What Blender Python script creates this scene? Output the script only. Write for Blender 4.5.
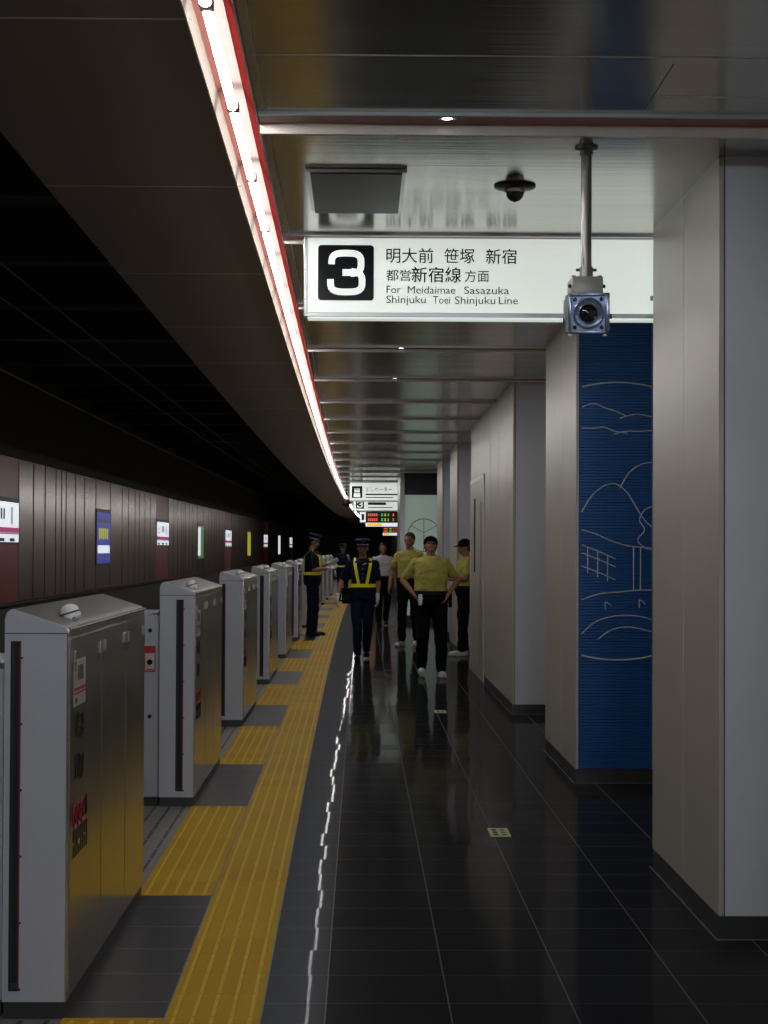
import bpy, bmesh, math, random
from math import pi, sin, cos, sqrt, radians
from mathutils import Vector, Matrix, noise, Euler

random.seed(7)
for o in list(bpy.data.objects):
    bpy.data.objects.remove(o)
SC = bpy.context.scene
COL = SC.collection

# ------------------------------------------------------------------ camera, light level
CAM_H = 1.53
F_PX = 1850.0
cam_d = bpy.data.cameras.new('camera')
cam_d.sensor_fit = 'VERTICAL'
cam_d.sensor_height = 36.0
cam_d.lens = 36.0 * F_PX / 1024.0
cam_d.clip_end = 400
cam = bpy.data.objects.new('camera', cam_d)
COL.objects.link(cam)
cam.location = (0, 0, CAM_H)
_yaw = math.atan((384 - 361) / F_PX)        # looks slightly right of the platform axis
_pitch = math.atan((549 - 512) / F_PX)      # and slightly up
_fw = Vector((sin(_yaw) * cos(_pitch), cos(_yaw) * cos(_pitch), sin(_pitch)))
_q = _fw.to_track_quat('-Z', 'Y')
cam.rotation_mode = 'QUATERNION'
cam.rotation_quaternion = _q @ Euler((0, 0, 0.0042)).to_quaternion()
SC.camera = cam

SC.view_settings.view_transform = 'Standard'
SC.view_settings.look = 'None'
SC.view_settings.gamma = 1.0
SC.view_settings.use_curve_mapping = False
SC.view_settings.exposure = 0.0
SC.cycles.use_denoising = True
SC.cycles.max_bounces = 8
SC.cycles.sample_clamp_indirect = 6.0
SC.cycles.caustics_reflective = True
SC.cycles.use_light_tree = True

TUBE_L = 40.0
world = bpy.data.worlds.new('world')
SC.world = world
world.use_nodes = True
world.node_tree.nodes['Background'].inputs[0].default_value = (0.9, 0.95, 1.0, 1)
world.node_tree.nodes['Background'].inputs[1].default_value = 0.0

CEIL = 3.09

# unseen cool fill lights added behind the camera for forward-facing surfaces
for _i, (_x, _y) in enumerate(((0.6, -4.0), (0.6, -8.5), (3.2, -6.0))):
    _l = bpy.data.lights.new('added_fill_light', 'AREA')
    _l.shape = 'RECTANGLE'; _l.size = 1.2; _l.size_y = 0.6
    _l.energy = 80.0
    _l.color = (0.80, 0.90, 1.0)
    _o = bpy.data.objects.new('added_fill_light', _l)
    COL.objects.link(_o)
    _o.location = (_x, _y, 3.0)
    _o.rotation_euler = (radians(62), 0, 0)


def off(y):
    """the platform edge bends very slightly along its length"""
    d = y - 5.0
    return -0.0075 * d + (0.00014 * d * d if d > 0 else 0.0)


# ------------------------------------------------------------------ materials
def new_mat(name):
    m = bpy.data.materials.new(name)
    m.use_nodes = True
    nt = m.node_tree
    return m, nt, nt.nodes['Principled BSDF']


def nmath(nt, op, a, b=None, c=None):
    n = nt.nodes.new('ShaderNodeMath')
    n.operation = op
    for i, v in enumerate((a, b, c)):
        if v is None:
            continue
        if isinstance(v, (int, float)):
            n.inputs[i].default_value = v
        else:
            nt.links.new(v, n.inputs[i])
    return n.outputs[0]


def ncoord(nt, kind='Object', scale=None):
    if kind == 'Position':
        out = nt.nodes.new('ShaderNodeNewGeometry').outputs['Position']
    else:
        out = nt.nodes.new('ShaderNodeTexCoord').outputs[kind]
    if scale:
        mp = nt.nodes.new('ShaderNodeVectorMath')
        mp.operation = 'MULTIPLY'
        mp.inputs[1].default_value = scale
        nt.links.new(out, mp.inputs[0])
        out = mp.outputs[0]
    return out


def nnoise(nt, vec, scale=5, detail=3, rough=0.5):
    n = nt.nodes.new('ShaderNodeTexNoise')
    n.inputs['Scale'].default_value = scale
    n.inputs['Detail'].default_value = detail
    n.inputs['Roughness'].default_value = rough
    nt.links.new(vec, n.inputs['Vector'])
    return n.outputs['Fac']


def nmix(nt, fac, a, b):
    n = nt.nodes.new('ShaderNodeMix')
    n.data_type = 'RGBA'
    if isinstance(fac, (int, float)):
        n.inputs[0].default_value = fac
    else:
        nt.links.new(fac, n.inputs[0])
    for i, v in ((6, a), (7, b)):
        if isinstance(v, (tuple, list)):
            n.inputs[i].default_value = (*v[:3], 1)
        else:
            nt.links.new(v, n.inputs[i])
    return n.outputs[2]


def nramp(nt, fac, lo, hi):
    n = nt.nodes.new('ShaderNodeMapRange')
    nt.links.new(fac, n.inputs[0])
    n.inputs[3].default_value = lo
    n.inputs[4].default_value = hi
    return n.outputs[0]


def nbump(nt, bsdf, height, strength=0.2, dist=0.01):
    b = nt.nodes.new('ShaderNodeBump')
    b.inputs['Strength'].default_value = strength
    b.inputs['Distance'].default_value = dist
    nt.links.new(height, b.inputs['Height'])
    nt.links.new(b.outputs[0], bsdf.inputs['Normal'])
    return b


def mat(name, col, rough=0.5, metal=0.0, emit=None, estr=0.0, vary=0.12, nscale=12, bump=0.0, stretch=None,
        coat=0.0, spec=None):
    m, nt, b = new_mat(name)
    b.inputs['Roughness'].default_value = rough
    b.inputs['Metallic'].default_value = metal
    if spec is not None:
        b.inputs['Specular IOR Level'].default_value = spec
    b.inputs['Coat Weight'].default_value = coat
    vec = ncoord(nt, 'Object', stretch)
    f = nnoise(nt, vec, nscale, 3)
    c2 = tuple(max(0, x * (1 - vary)) for x in col)
    c1 = tuple(min(1, x * (1 + vary)) for x in col)
    nt.links.new(nmix(nt, f, c2, c1), b.inputs['Base Color'])
    if bump:
        nbump(nt, b, f, bump, 0.01)
    if emit:
        b.inputs['Emission Color'].default_value = (*emit, 1)
        b.inputs['Emission Strength'].default_value = estr
    return m


def line_mask(nt, coord, period, phase, width):
    """1 inside a thin line that repeats"""
    t = nmath(nt, 'SUBTRACT', coord, phase)
    t = nmath(nt, 'DIVIDE', t, period)
    fr = nmath(nt, 'FRACT', nmath(nt, 'ADD', t, 1000.5))
    d = nmath(nt, 'ABSOLUTE', nmath(nt, 'SUBTRACT', fr, 0.5))
    return nmath(nt, 'LESS_THAN', d, width / period / 2)


TILE = 0.413


def floor_material():
    m, nt, b = new_mat('polished_dark_stone_tile')
    pos = ncoord(nt, 'Position')
    sep = nt.nodes.new('ShaderNodeSeparateXYZ')
    nt.links.new(pos, sep.inputs[0])
    X, Y = sep.outputs[0], sep.outputs[1]
    lx = line_mask(nt, X, TILE, 0.303, 0.005)
    ly = line_mask(nt, Y, TILE, 6.26, 0.004)
    line = nmath(nt, 'MAXIMUM', lx, nmath(nt, 'MULTIPLY', ly, 0.8))
    # tile index -> random
    ix = nmath(nt, 'FLOOR', nmath(nt, 'DIVIDE', nmath(nt, 'SUBTRACT', X, 0.303), TILE))
    iy = nmath(nt, 'FLOOR', nmath(nt, 'DIVIDE', nmath(nt, 'SUBTRACT', Y, 6.26), TILE))
    cb = nt.nodes.new('ShaderNodeCombineXYZ')
    nt.links.new(ix, cb.inputs[0]); nt.links.new(iy, cb.inputs[1])
    wn = nt.nodes.new('ShaderNodeTexWhiteNoise')
    wn.noise_dimensions = '3D'
    nt.links.new(cb.outputs[0], wn.inputs['Vector'])
    grain = nnoise(nt, pos, 160, 2)
    c = nmix(nt, grain, (0.010, 0.010, 0.011), (0.022, 0.022, 0.024))
    c = nmix(nt, nmath(nt, 'MULTIPLY', wn.outputs['Value'], 0.35), c, (0.030, 0.030, 0.032))
    # the lane beside the tactile strip is a matte grey stone
    lane = nmath(nt, 'LESS_THAN', X, -0.110)
    c = nmix(nt, nmath(nt, 'MULTIPLY', lane, 0.75), c, (0.034, 0.035, 0.040))
    c = nmix(nt, nmath(nt, 'MULTIPLY', line, 0.65), c, (0.19, 0.185, 0.18))
    smudge = nnoise(nt, pos, 2.2, 4)
    r = nramp(nt, smudge, 0.05, 0.11)
    r = nmath(nt, 'MULTIPLY', r, nmath(nt, 'SUBTRACT', 1.0, nmath(nt, 'MULTIPLY', lane, 0.65)))
    r = nmath(nt, 'ADD', r, nmath(nt, 'MULTIPLY', line, 0.4))
    # each tile lies a hair out of level
    vm = nt.nodes.new('ShaderNodeVectorMath'); vm.operation = 'SUBTRACT'
    nt.links.new(wn.outputs['Color'], vm.inputs[0]); vm.inputs[1].default_value = (0.5, 0.5, 0.5)
    vs = nt.nodes.new('ShaderNodeVectorMath'); vs.operation = 'MULTIPLY'
    nt.links.new(vm.outputs[0], vs.inputs[0]); vs.inputs[1].default_value = (0.013, 0.006, 0)
    bp = nt.nodes.new('ShaderNodeBump')
    bp.inputs['Strength'].default_value = 0.012
    bp.inputs['Distance'].default_value = 0.004
    nt.links.new(nnoise(nt, pos, 14, 2), bp.inputs['Height'])
    va = nt.nodes.new('ShaderNodeVectorMath'); va.operation = 'ADD'
    nt.links.new(bp.outputs[0], va.inputs[0]); nt.links.new(vs.outputs[0], va.inputs[1])
    N = va.outputs[0]
    dif = nt.nodes.new('ShaderNodeBsdfDiffuse'); nt.links.new(c, dif.inputs['Color'])
    g1 = nt.nodes.new('ShaderNodeBsdfGlossy'); nt.links.new(r, g1.inputs['Roughness']); nt.links.new(N, g1.inputs['Normal'])
    g2 = nt.nodes.new('ShaderNodeBsdfGlossy'); g2.inputs['Roughness'].default_value = 0.38; g2.inputs['Color'].default_value = (0.85, 0.92, 1, 1); nt.links.new(N, g2.inputs['Normal'])
    lw = nt.nodes.new('ShaderNodeLayerWeight'); lw.inputs['Blend'].default_value = 0.5
    f1 = nmath(nt, 'POWER', lw.outputs['Facing'], 13.0)
    f1 = nmath(nt, 'ADD', 0.006, nmath(nt, 'MULTIPLY', f1, 0.80))
    f1 = nmath(nt, 'MULTIPLY', f1, nmath(nt, 'SUBTRACT', 1.0, nmath(nt, 'MULTIPLY', lane, 0.80)))
    f1 = nmath(nt, 'MULTIPLY', f1, nmath(nt, 'SUBTRACT', 1.0, nmath(nt, 'MULTIPLY', line, 0.8)))
    f2 = nmath(nt, 'ADD', 0.012, nmath(nt, 'MULTIPLY', lane, 0.028))
    m1 = nt.nodes.new('ShaderNodeMixShader'); nt.links.new(f2, m1.inputs[0]); nt.links.new(dif.outputs[0], m1.inputs[1]); nt.links.new(g2.outputs[0], m1.inputs[2])
    m2 = nt.nodes.new('ShaderNodeMixShader'); nt.links.new(f1, m2.inputs[0]); nt.links.new(m1.outputs[0], m2.inputs[1]); nt.links.new(g1.outputs[0], m2.inputs[2])
    out = [n for n in nt.nodes if n.type == 'OUTPUT_MATERIAL'][0]
    nt.links.new(m2.outputs[0], out.inputs[0])
    nt.nodes.remove(b)
    return m


def ceiling_material():
    m, nt, b = new_mat('brushed_aluminium_ceiling')
    pos = ncoord(nt, 'Position')
    s1 = nnoise(nt, ncoord(nt, 'Position', (0.5, 26, 1)), 1.0, 4, 0.6)
    s2 = nnoise(nt, ncoord(nt, 'Position', (0.25, 3.5, 1)), 1.0, 2, 0.5)
    c = nmix(nt, s1, (0.33, 0.315, 0.285), (0.47, 0.455, 0.415))
    nt.links.new(c, b.inputs['Base Color'])
    b.inputs['Metallic'].default_value = 0.88
    r = nramp(nt, s2, 0.10, 0.24)
    nt.links.new(r, b.inputs['Roughness'])
    h = nmath(nt, 'ADD', s1, nmath(nt, 'MULTIPLY', s2, 2.0))
    nbump(nt, b, h, 0.35, 0.0016)
    return m


def yellow_material():
    m, nt, b = new_mat('yellow_tactile_tile')
    uv = ncoord(nt, 'UV')
    sep = nt.nodes.new('ShaderNodeSeparateXYZ')
    nt.links.new(uv, sep.inputs[0])
    l = line_mask(nt, sep.outputs[1], 0.31, 6.05, 0.006)
    iy = nmath(nt, 'FLOOR', nmath(nt, 'DIVIDE', nmath(nt, 'SUBTRACT', sep.outputs[1], 6.05), 0.31))
    ix = nmath(nt, 'FLOOR', nmath(nt, 'DIVIDE', nmath(nt, 'ADD', sep.outputs[0], 0.623), 0.33))
    cb = nt.nodes.new('ShaderNodeCombineXYZ')
    nt.links.new(ix, cb.inputs[0]); nt.links.new(iy, cb.inputs[1])
    wn = nt.nodes.new('ShaderNodeTexWhiteNoise')
    nt.links.new(cb.outputs[0], wn.inputs['Vector'])
    pos = ncoord(nt, 'Position')
    c = nmix(nt, wn.outputs['Value'], (0.52, 0.27, 0.003), (0.56, 0.37, 0.004))
    c = nmix(nt, nmath(nt, 'MULTIPLY', nnoise(nt, pos, 30, 4), 0.35), c, (0.36, 0.22, 0.015))
    c = nmix(nt, nmath(nt, 'MULTIPLY', l, 0.4), c, (0.60, 0.42, 0.05))
    b.inputs['Specular IOR Level'].default_value = 0.06
    nt.links.new(c, b.inputs['Base Color'])
    b.inputs['Roughness'].default_value = 0.6
    nbump(nt, b, nnoise(nt, pos, 60, 3), 0.15, 0.003)
    return m


def grey_strip_material():
    m, nt, b = new_mat('grey_grooved_edge_tile')
    uv = ncoord(nt, 'UV')
    sep = nt.nodes.new('ShaderNodeSeparateXYZ')
    nt.links.new(uv, sep.inputs[0])
    gx = line_mask(nt, sep.outputs[0], 0.085, -1.0, 0.016)
    gy = nmath(nt, 'SUBTRACT', 1.0, line_mask(nt, sep.outputs[1], 0.31, 6.05, 0.03))
    g = nmath(nt, 'MULTIPLY', gx, gy)
    jl = line_mask(nt, sep.outputs[1], 0.31, 6.05, 0.006)
    pos = ncoord(nt, 'Position')
    c = nmix(nt, nnoise(nt, pos, 25, 3), (0.19, 0.185, 0.18), (0.25, 0.245, 0.235))
    c = nmix(nt, g, c, (0.03, 0.03, 0.03))
    c = nmix(nt, nmath(nt, 'MULTIPLY', jl, 0.5), c, (0.12, 0.12, 0.12))
    nt.links.new(c, b.inputs['Base Color'])
    b.inputs['Roughness'].default_value = 0.55
    return m


def steel(name, col, rough=0.28, stretch=(1, 1, 60), metal=1.0, bump=0.06):
    m, nt, b = new_mat(name)
    v = ncoord(nt, 'Object', stretch)
    f = nnoise(nt, v, 6, 4, 0.6)
    nt.links.new(nmix(nt, f, tuple(x * .93 for x in col), tuple(min(1, x * 1.05) for x in col)), b.inputs['Base Color'])
    b.inputs['Metallic'].default_value = metal
    nt.links.new(nramp(nt, f, rough * .85, rough * 1.2), b.inputs['Roughness'])
    nbump(nt, b, f, bump, 0.002)
    return m


M = {}
M['floor'] = floor_material()
M['ceiling'] = ceiling_material()
M['yellow'] = yellow_material()
M['grey_strip'] = grey_strip_material()
M['soffit'] = mat('bronze_soffit_panel', (0.31, 0.265, 0.24), 0.45, 0.5, vary=0.05, nscale=3)
M['joint'] = mat('joint_strip_with_glint', (0.95, 0.93, 0.90), 0.5, 0.0)  # colour raised nearly to white for the glint of the joints
M['joint_dim'] = mat('grey_joint_strip', (0.75, 0.75, 0.73), 0.45, 0.1)
M['cream'] = mat('cream_metal', (0.74, 0.68, 0.62), 0.3, 0.1)
M['red_glare'] = mat('red_reflector_with_glare', (0.070, 0.026, 0.022), 0.6, spec=0.0)  # same red reflector, with the tube's glare washed into its colour
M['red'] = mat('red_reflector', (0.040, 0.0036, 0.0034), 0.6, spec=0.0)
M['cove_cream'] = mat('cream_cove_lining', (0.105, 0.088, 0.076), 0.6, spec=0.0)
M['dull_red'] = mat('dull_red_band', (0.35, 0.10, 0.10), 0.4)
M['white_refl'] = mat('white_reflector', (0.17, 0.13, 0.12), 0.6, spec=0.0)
M['dark_metal'] = mat('dark_metal', (0.045, 0.045, 0.05), 0.4, 0.4)
M['black'] = mat('black_rubber', (0.008, 0.008, 0.009), 0.6)
M['tunnel'] = mat('sooty_concrete', (0.08, 0.072, 0.070), 0.9, bump=0.3)
M['trackbed'] = mat('dark_track_concrete', (0.03, 0.03, 0.03), 0.95, bump=0.4)
M['rail'] = mat('rusty_rail', (0.12, 0.08, 0.06), 0.45, 0.7)
M['front_lit_steel'] = mat('steel_cool_light_tint', (0.53, 0.56, 0.63), 0.42, 0.15, vary=0.03, nscale=30)  # brushed steel with the cool light from in front put into its colour
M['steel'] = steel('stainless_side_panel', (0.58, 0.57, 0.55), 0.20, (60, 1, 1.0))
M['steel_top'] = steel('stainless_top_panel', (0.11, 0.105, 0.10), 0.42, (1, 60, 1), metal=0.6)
M['bright_steel'] = mat('bright_steel_trim', (0.78, 0.78, 0.78), 0.22, 1.0, vary=0.03)
M['plinth'] = mat('dark_grey_plinth', (0.07, 0.07, 0.072), 0.35, 0.6)
M['clad_side'] = mat('warm_white_cladding', (0.52, 0.475, 0.42), 0.38, 0.15, vary=0.04, nscale=4, stretch=(1, 1, 0.3))
M['clad_front'] = mat('cladding_cool_light_tint', (0.66, 0.69, 0.75), 0.45, 0.1, vary=0.03, nscale=25)  # pillar fronts: cool light from behind the camera is put into this colour
M['blue'] = mat('deep_blue_ribbed_panel', (0.014, 0.115, 0.37), 0.35, 0.1, vary=0.06, nscale=2)
M['white_line'] = mat('white_printed_line', (0.62, 0.66, 0.72), 0.5)
M['wall_red'] = mat('dark_red_enamel', (0.26, 0.022, 0.02), 0.35, 0.1, vary=0.08)
M['wall_steel'] = steel('bronze_steel_cladding', (0.34, 0.27, 0.24), 0.24, (1, 1, 25), bump=0.05)
M['sign_white'] = mat('backlit_white_acrylic', (0.85, 0.87, 0.84), 0.18, emit=(0.90, 1.0, 0.92), estr=0.56, vary=0.01)
M['sign_far'] = mat('backlit_white_panel', (0.8, 0.82, 0.85), 0.3, emit=(0.85, 0.92, 1.0), estr=0.75, vary=0.01)
M['sign_black'] = mat('sign_black_print', (0.006, 0.006, 0.010), 0.15, vary=0.0)
M['sign_digit'] = mat('sign_white_print', (0.85, 0.87, 0.84), 0.2, emit=(0.92, 1.0, 0.94), estr=0.6, vary=0.0)
M['frame'] = mat('satin_aluminium_frame', (0.60, 0.61, 0.62), 0.3, 0.8, vary=0.03)
M['white_metal'] = mat('white_metal_strip', (0.82, 0.82, 0.80), 0.3)
M['magenta'] = mat('magenta_line_print', (0.42, 0.01, 0.13), 0.3, emit=(0.55, 0.02, 0.2), estr=0.4)
M['poster_blue'] = mat('lit_blue_poster', (0.02, 0.02, 0.2), 0.4, emit=(0.06, 0.07, 0.42), estr=0.5)
M['poster_yellow'] = mat('lit_yellow_poster', (0.6, 0.6, 0.05), 0.3, emit=(0.55, 0.56, 0.03), estr=0.45)
M['poster_green'] = mat('lit_green_poster', (0.1, 0.3, 0.1), 0.3, emit=(0.12, 0.22, 0.10), estr=0.5)
M['glass_lit'] = mat('lit_frosted_glass', (0.45, 0.55, 0.49), 0.25, emit=(0.50, 0.64, 0.54), estr=0.20, vary=0.02)
M['led_red'] = mat('red_led', (0.3, 0.02, 0.01), 0.4, emit=(1.0, 0.13, 0.04), estr=1.1)
M['led_green'] = mat('green_led', (0.02, 0.3, 0.02), 0.4, emit=(0.1, 0.9, 0.12), estr=0.7)
M['led_amber'] = mat('amber_led', (0.3, 0.2, 0.02), 0.4, emit=(1.0, 0.6, 0.05), estr=0.8)
M['lamp_white'] = mat('white_lamp_dome', (0.9, 0.9, 0.9), 0.3, vary=0.02)
M['lens'] = mat('dark_lens_glass', (0.01, 0.012, 0.02), 0.05, 0.0, coat=1.0)
M['cam_blue'] = mat('camera_face_blue_reflection', (0.26, 0.32, 0.46), 0.22, 0.6, vary=0.03)  # the blue of a reflection is put into this base colour
M['cam_body'] = mat('beige_camera_housing', (0.42, 0.42, 0.37), 0.4, 0.2)
M['pole'] = mat('grey_pole', (0.30, 0.30, 0.28), 0.3, 0.7, vary=0.03)
M['hatch'] = mat('dark_grey_plate', (0.035, 0.036, 0.055), 0.45, 0.1, vary=0.03)
M['red_plate'] = mat('red_notice', (0.50, 0.02, 0.02), 0.4)
M['pale_plate'] = mat('pale_notice', (0.62, 0.60, 0.60), 0.4)
M['dark_print'] = mat('dark_print', (0.012, 0.012, 0.014), 0.6, spec=0.1)
M['red_print'] = mat('red_print', (0.30, 0.02, 0.03), 0.4)
M['marker'] = mat('pale_green_marker', (0.50, 0.55, 0.30), 0.4)
M['skin'] = mat('skin', (0.34, 0.165, 0.10), 0.5, vary=0.05)
M['hair'] = mat('black_hair', (0.010, 0.008, 0.007), 0.5)
M['navy'] = mat('navy_uniform', (0.007, 0.011, 0.034), 0.8, spec=0.2, bump=0.4, nscale=30)
M['black_cloth'] = mat('black_trousers', (0.0035, 0.0035, 0.0045), 0.85, spec=0.15, bump=0.4, nscale=30)
M['yellow_shirt'] = mat('pale_yellow_shirt', (0.50, 0.45, 0.105), 0.8, vary=0.08, bump=0.5, nscale=14)
M['white_shirt'] = mat('white_shirt', (0.62, 0.62, 0.64), 0.8, bump=0.4, nscale=20)
M['hi_vis'] = mat('fluorescent_yellow_band', (1.0, 1.0, 0.02), 0.35, vary=0.02)
M['glove'] = mat('white_glove', (0.68, 0.70, 0.74), 0.8)
M['shoe_black'] = mat('black_shoe', (0.01, 0.01, 0.01), 0.6, spec=0.2)
M['shoe_white'] = mat('white_trainer', (0.62, 0.62, 0.62), 0.6)
M['button'] = mat('pale_button', (0.5, 0.5, 0.45), 0.4)
M['lip'] = mat('lip', (0.25, 0.08, 0.07), 0.5)
M['silver'] = mat('silver_band', (0.55, 0.55, 0.58), 0.3, 0.5)
M['holder'] = mat('grey_lamp_holder', (0.30, 0.27, 0.27), 0.6, spec=0.1)


def tube_material():
    m = bpy.data.materials.new('glowing_fluorescent_tube')
    m.use_nodes = True
    nt = m.node_tree
    nt.nodes.clear()
    e = nt.nodes.new('ShaderNodeEmission')
    e.inputs[0].default_value = (1.0, 0.985, 0.965, 1)
    e.inputs[1].default_value = TUBE_L
    o = nt.nodes.new('ShaderNodeOutputMaterial')
    nt.links.new(e.outputs[0], o.inputs[0])
    return m


M['tube'] = tube_material()
M['spot'] = mat('downlight_lens', (0.9, 0.9, 0.9), 0.3, emit=(1.0, 0.95, 1.0), estr=6.0)


# ------------------------------------------------------------------ mesh helpers
class MB:
    def __init__(self):
        self.v, self.f, self.mi, self.uv = [], [], [], {}
        self.mats = []
        self.smooth = False

    def m(self, mt):
        if mt not in self.mats:
            self.mats.append(mt)
        return self.mats.index(mt)

    def add(self, vs, fs, mt=None, M4=None):
        n = len(self.v)
        for p in vs:
            p = Vector(p)
            self.v.append(M4 @ p if M4 else p)
        k = self.m(mt) if mt else 0
        for f in fs:
            self.f.append([n + i for i in f])
            self.mi.append(k)
        return n

    def box(self, x0, x1, y0, y1, z0, z1, mt=None, M4=None):
        vs = [(x, y, z) for z in (z0, z1) for y in (y0, y1) for x in (x0, x1)]
        fs = [(0, 2, 3, 1), (4, 5, 7, 6), (0, 1, 5, 4), (2, 6, 7, 3), (0, 4, 6, 2), (1, 3, 7, 5)]
        self.add(vs, fs, mt, M4)
        return self

    def bbox(self, x0, x1, y0, y1, z0, z1, b=0.004, mt=None, M4=None):
        """box with chamfered vertical and horizontal edges"""
        bm = bmesh.new()
        bmesh.ops.create_cube(bm, size=1)
        for v in bm.verts:
            v.co = Vector(((x0 + x1) / 2 + v.co.x * (x1 - x0), (y0 + y1) / 2 + v.co.y * (y1 - y0), (z0 + z1) / 2 + v.co.z * (z1 - z0)))
        bmesh.ops.bevel(bm, geom=list(bm.edges), offset=b, segments=2, profile=0.5, affect='EDGES')
        bm.verts.index_update()
        self.add([v.co.copy() for v in bm.verts], [[v.index for v in f.verts] for f in bm.faces], mt, M4)
        bm.free()
        return self

    def cone(self, p0, r0, p1, r1, n=12, mt=None, M4=None, caps=True):
        p0, p1 = Vector(p0), Vector(p1)
        d = (p1 - p0).normalized()
        q = d.to_track_quat('Z', 'Y')
        vs = []
        for p, r in ((p0, r0), (p1, r1)):
            for i in range(n):
                a = 2 * pi * i / n
                vs.append(p + q @ Vector((r * cos(a), r * sin(a), 0)))
        fs = [(i, (i + 1) % n, n + (i + 1) % n, n + i) for i in range(n)]
        if caps:
            fs.append(tuple(range(n - 1, -1, -1)))
            fs.append(tuple(range(n, 2 * n)))
        self.add(vs, fs, mt, M4)
        return self

    def lathe(self, prof, n=20, mt=None, M4=None):
        """prof: (r, z) list, closed at both ends where r is 0"""
        vs, fs = [], []
        for r, z in prof:
            for i in range(n):
                a = 2 * pi * i / n
                vs.append((r * cos(a), r * sin(a), z))
        for k in range(len(prof) - 1):
            for i in range(n):
                j = (i + 1) % n
                fs.append((k * n + i, k * n + j, (k + 1) * n + j, (k + 1) * n + i))
        self.add(vs, fs, mt, M4)
        return self

    def ell(self, c, r, mt=None, M4=None, nu=14, nv=10):
        vs, fs = [], []
        c = Vector(c)
        for j in range(1, nv):
            t = pi * j / nv
            for i in range(nu):
                a = 2 * pi * i / nu
                vs.append(c + Vector((r[0] * sin(t) * cos(a), r[1] * sin(t) * sin(a), r[2] * cos(t))))
        top = len(vs); vs.append(c + Vector((0, 0, r[2])))
        bot = len(vs); vs.append(c - Vector((0, 0, r[2])))
        for j in range(nv - 2):
            for i in range(nu):
                k = (i + 1) % nu
                fs.append((j * nu + i, (j + 1) * nu + i, (j + 1) * nu + k, j * nu + k))
        for i in range(nu):
            k = (i + 1) % nu
            fs.append((top, i, k))
            fs.append((bot, (nv - 2) * nu + k, (nv - 2) * nu + i))
        self.add(vs, fs, mt, M4)
        return self

    def tcap(self, p0, r0, p1, r1, n=12, mt=None, M4=None):
        """tapered limb with round ends"""
        p0, p1 = Vector(p0), Vector(p1)
        d = p1 - p0
        L = d.length
        if L < 1e-5:
            return self.ell(p0, (r0,) * 3, mt, M4)
        q = d.to_track_quat('Z', 'Y')
        prof = []
        for k in range(4):
            a = pi / 2 * k / 4
            prof.append((r0 * sin(a), -r0 * cos(a)))
        prof.append((r0, 0))
        prof.append((r1, L))
        for k in range(1, 5):
            a = pi / 2 * k / 4
            prof.append((r1 * cos(a), L + r1 * sin(a)))
        vs, fs = [], []
        vs.append(p0 + q @ Vector((0, 0, prof[0][1])))
        rings = prof[1:-1]
        for r, z in rings:
            for i in range(n):
                a = 2 * pi * i / n
                vs.append(p0 + q @ Vector((r * cos(a), r * sin(a), z)))
        vs.append(p0 + q @ Vector((0, 0, prof[-1][1])))
        last = len(vs) - 1
        for i in range(n):
            j = (i + 1) % n
            fs.append((0, 1 + j, 1 + i))
            for k in range(len(rings) - 1):
                a, b = 1 + k * n, 1 + (k + 1) * n
                fs.append((a + i, a + j, b + j, b + i))
            b = 1 + (len(rings) - 1) * n
            fs.append((b + i, b + j, last))
        self.add(vs, fs, mt, M4)
        return self

    def rings(self, rs, n=24, mt=None, M4=None, power=2.3):
        """rs: (cx, cy, z, rx, ry) horizontal superellipse rings, closed with fans"""
        vs, fs = [], []
        for cx, cy, z, rx, ry in rs:
            for i in range(n):
                a = 2 * pi * i / n
                ca, sa = cos(a), sin(a)
                vs.append((cx + rx * math.copysign(abs(ca) ** (2 / power), ca), cy + ry * math.copysign(abs(sa) ** (2 / power), sa), z))
        for k in range(len(rs) - 1):
            for i in range(n):
                j = (i + 1) % n
                fs.append((k * n + i, k * n + j, (k + 1) * n + j, (k + 1) * n + i))
        fs.append(tuple(range(n - 1, -1, -1)))
        fs.append(tuple(range((len(rs) - 1) * n, len(rs) * n)))
        self.add(vs, fs, mt, M4)
        return self

    def sweep(self, pts, r, n=6, mt=None, M4=None):
        """thin tube along a polyline"""
        pts = [Vector(p) for p in pts]
        vs, fs = [], []
        for k, p in enumerate(pts):
            d = (pts[min(k + 1, len(pts) - 1)] - pts[max(k - 1, 0)]).normalized()
            q = d.to_track_quat('Z', 'Y')
            for i in range(n):
                a = 2 * pi * i / n
                vs.append(p + q @ Vector((r * cos(a), r * sin(a), 0)))
        for k in range(len(pts) - 1):
            for i in range(n):
                j = (i + 1) % n
                fs.append((k * n + i, k * n + j, (k + 1) * n + j, (k + 1) * n + i))
        fs.append(tuple(range(n - 1, -1, -1)))
        fs.append(tuple(range((len(pts) - 1) * n, len(pts) * n)))
        self.add(vs, fs, mt, M4)
        return self

    def along(self, prof, y0, y1, mt=None, step=2.0, closed=False, bend=True):
        """profile of (x, z) points extruded along the platform, following its bend; uv = (x, y)"""
        n = max(1, int(math.ceil((y1 - y0) / step)))
        base = len(self.v)
        P = len(prof)
        for k in range(n + 1):
            y = y0 + (y1 - y0) * k / n
            o = off(y) if bend else 0.0
            for x, z in prof:
                self.uv[len(self.v)] = (x, y)
                self.v.append(Vector((x + o, y, z)))
        mi = self.m(mt) if mt else 0
        for k in range(n):
            for i in range(P if closed else P - 1):
                j = (i + 1) % P
                a = base + k * P
                self.f.append([a + i, a + j, a + P + j, a + P + i])
                self.mi.append(mi)
        if closed:
            self.f.append([base + i for i in range(P)][::-1]); self.mi.append(mi)
            self.f.append([base + n * P + i for i in range(P)]); self.mi.append(mi)
        return self

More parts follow.
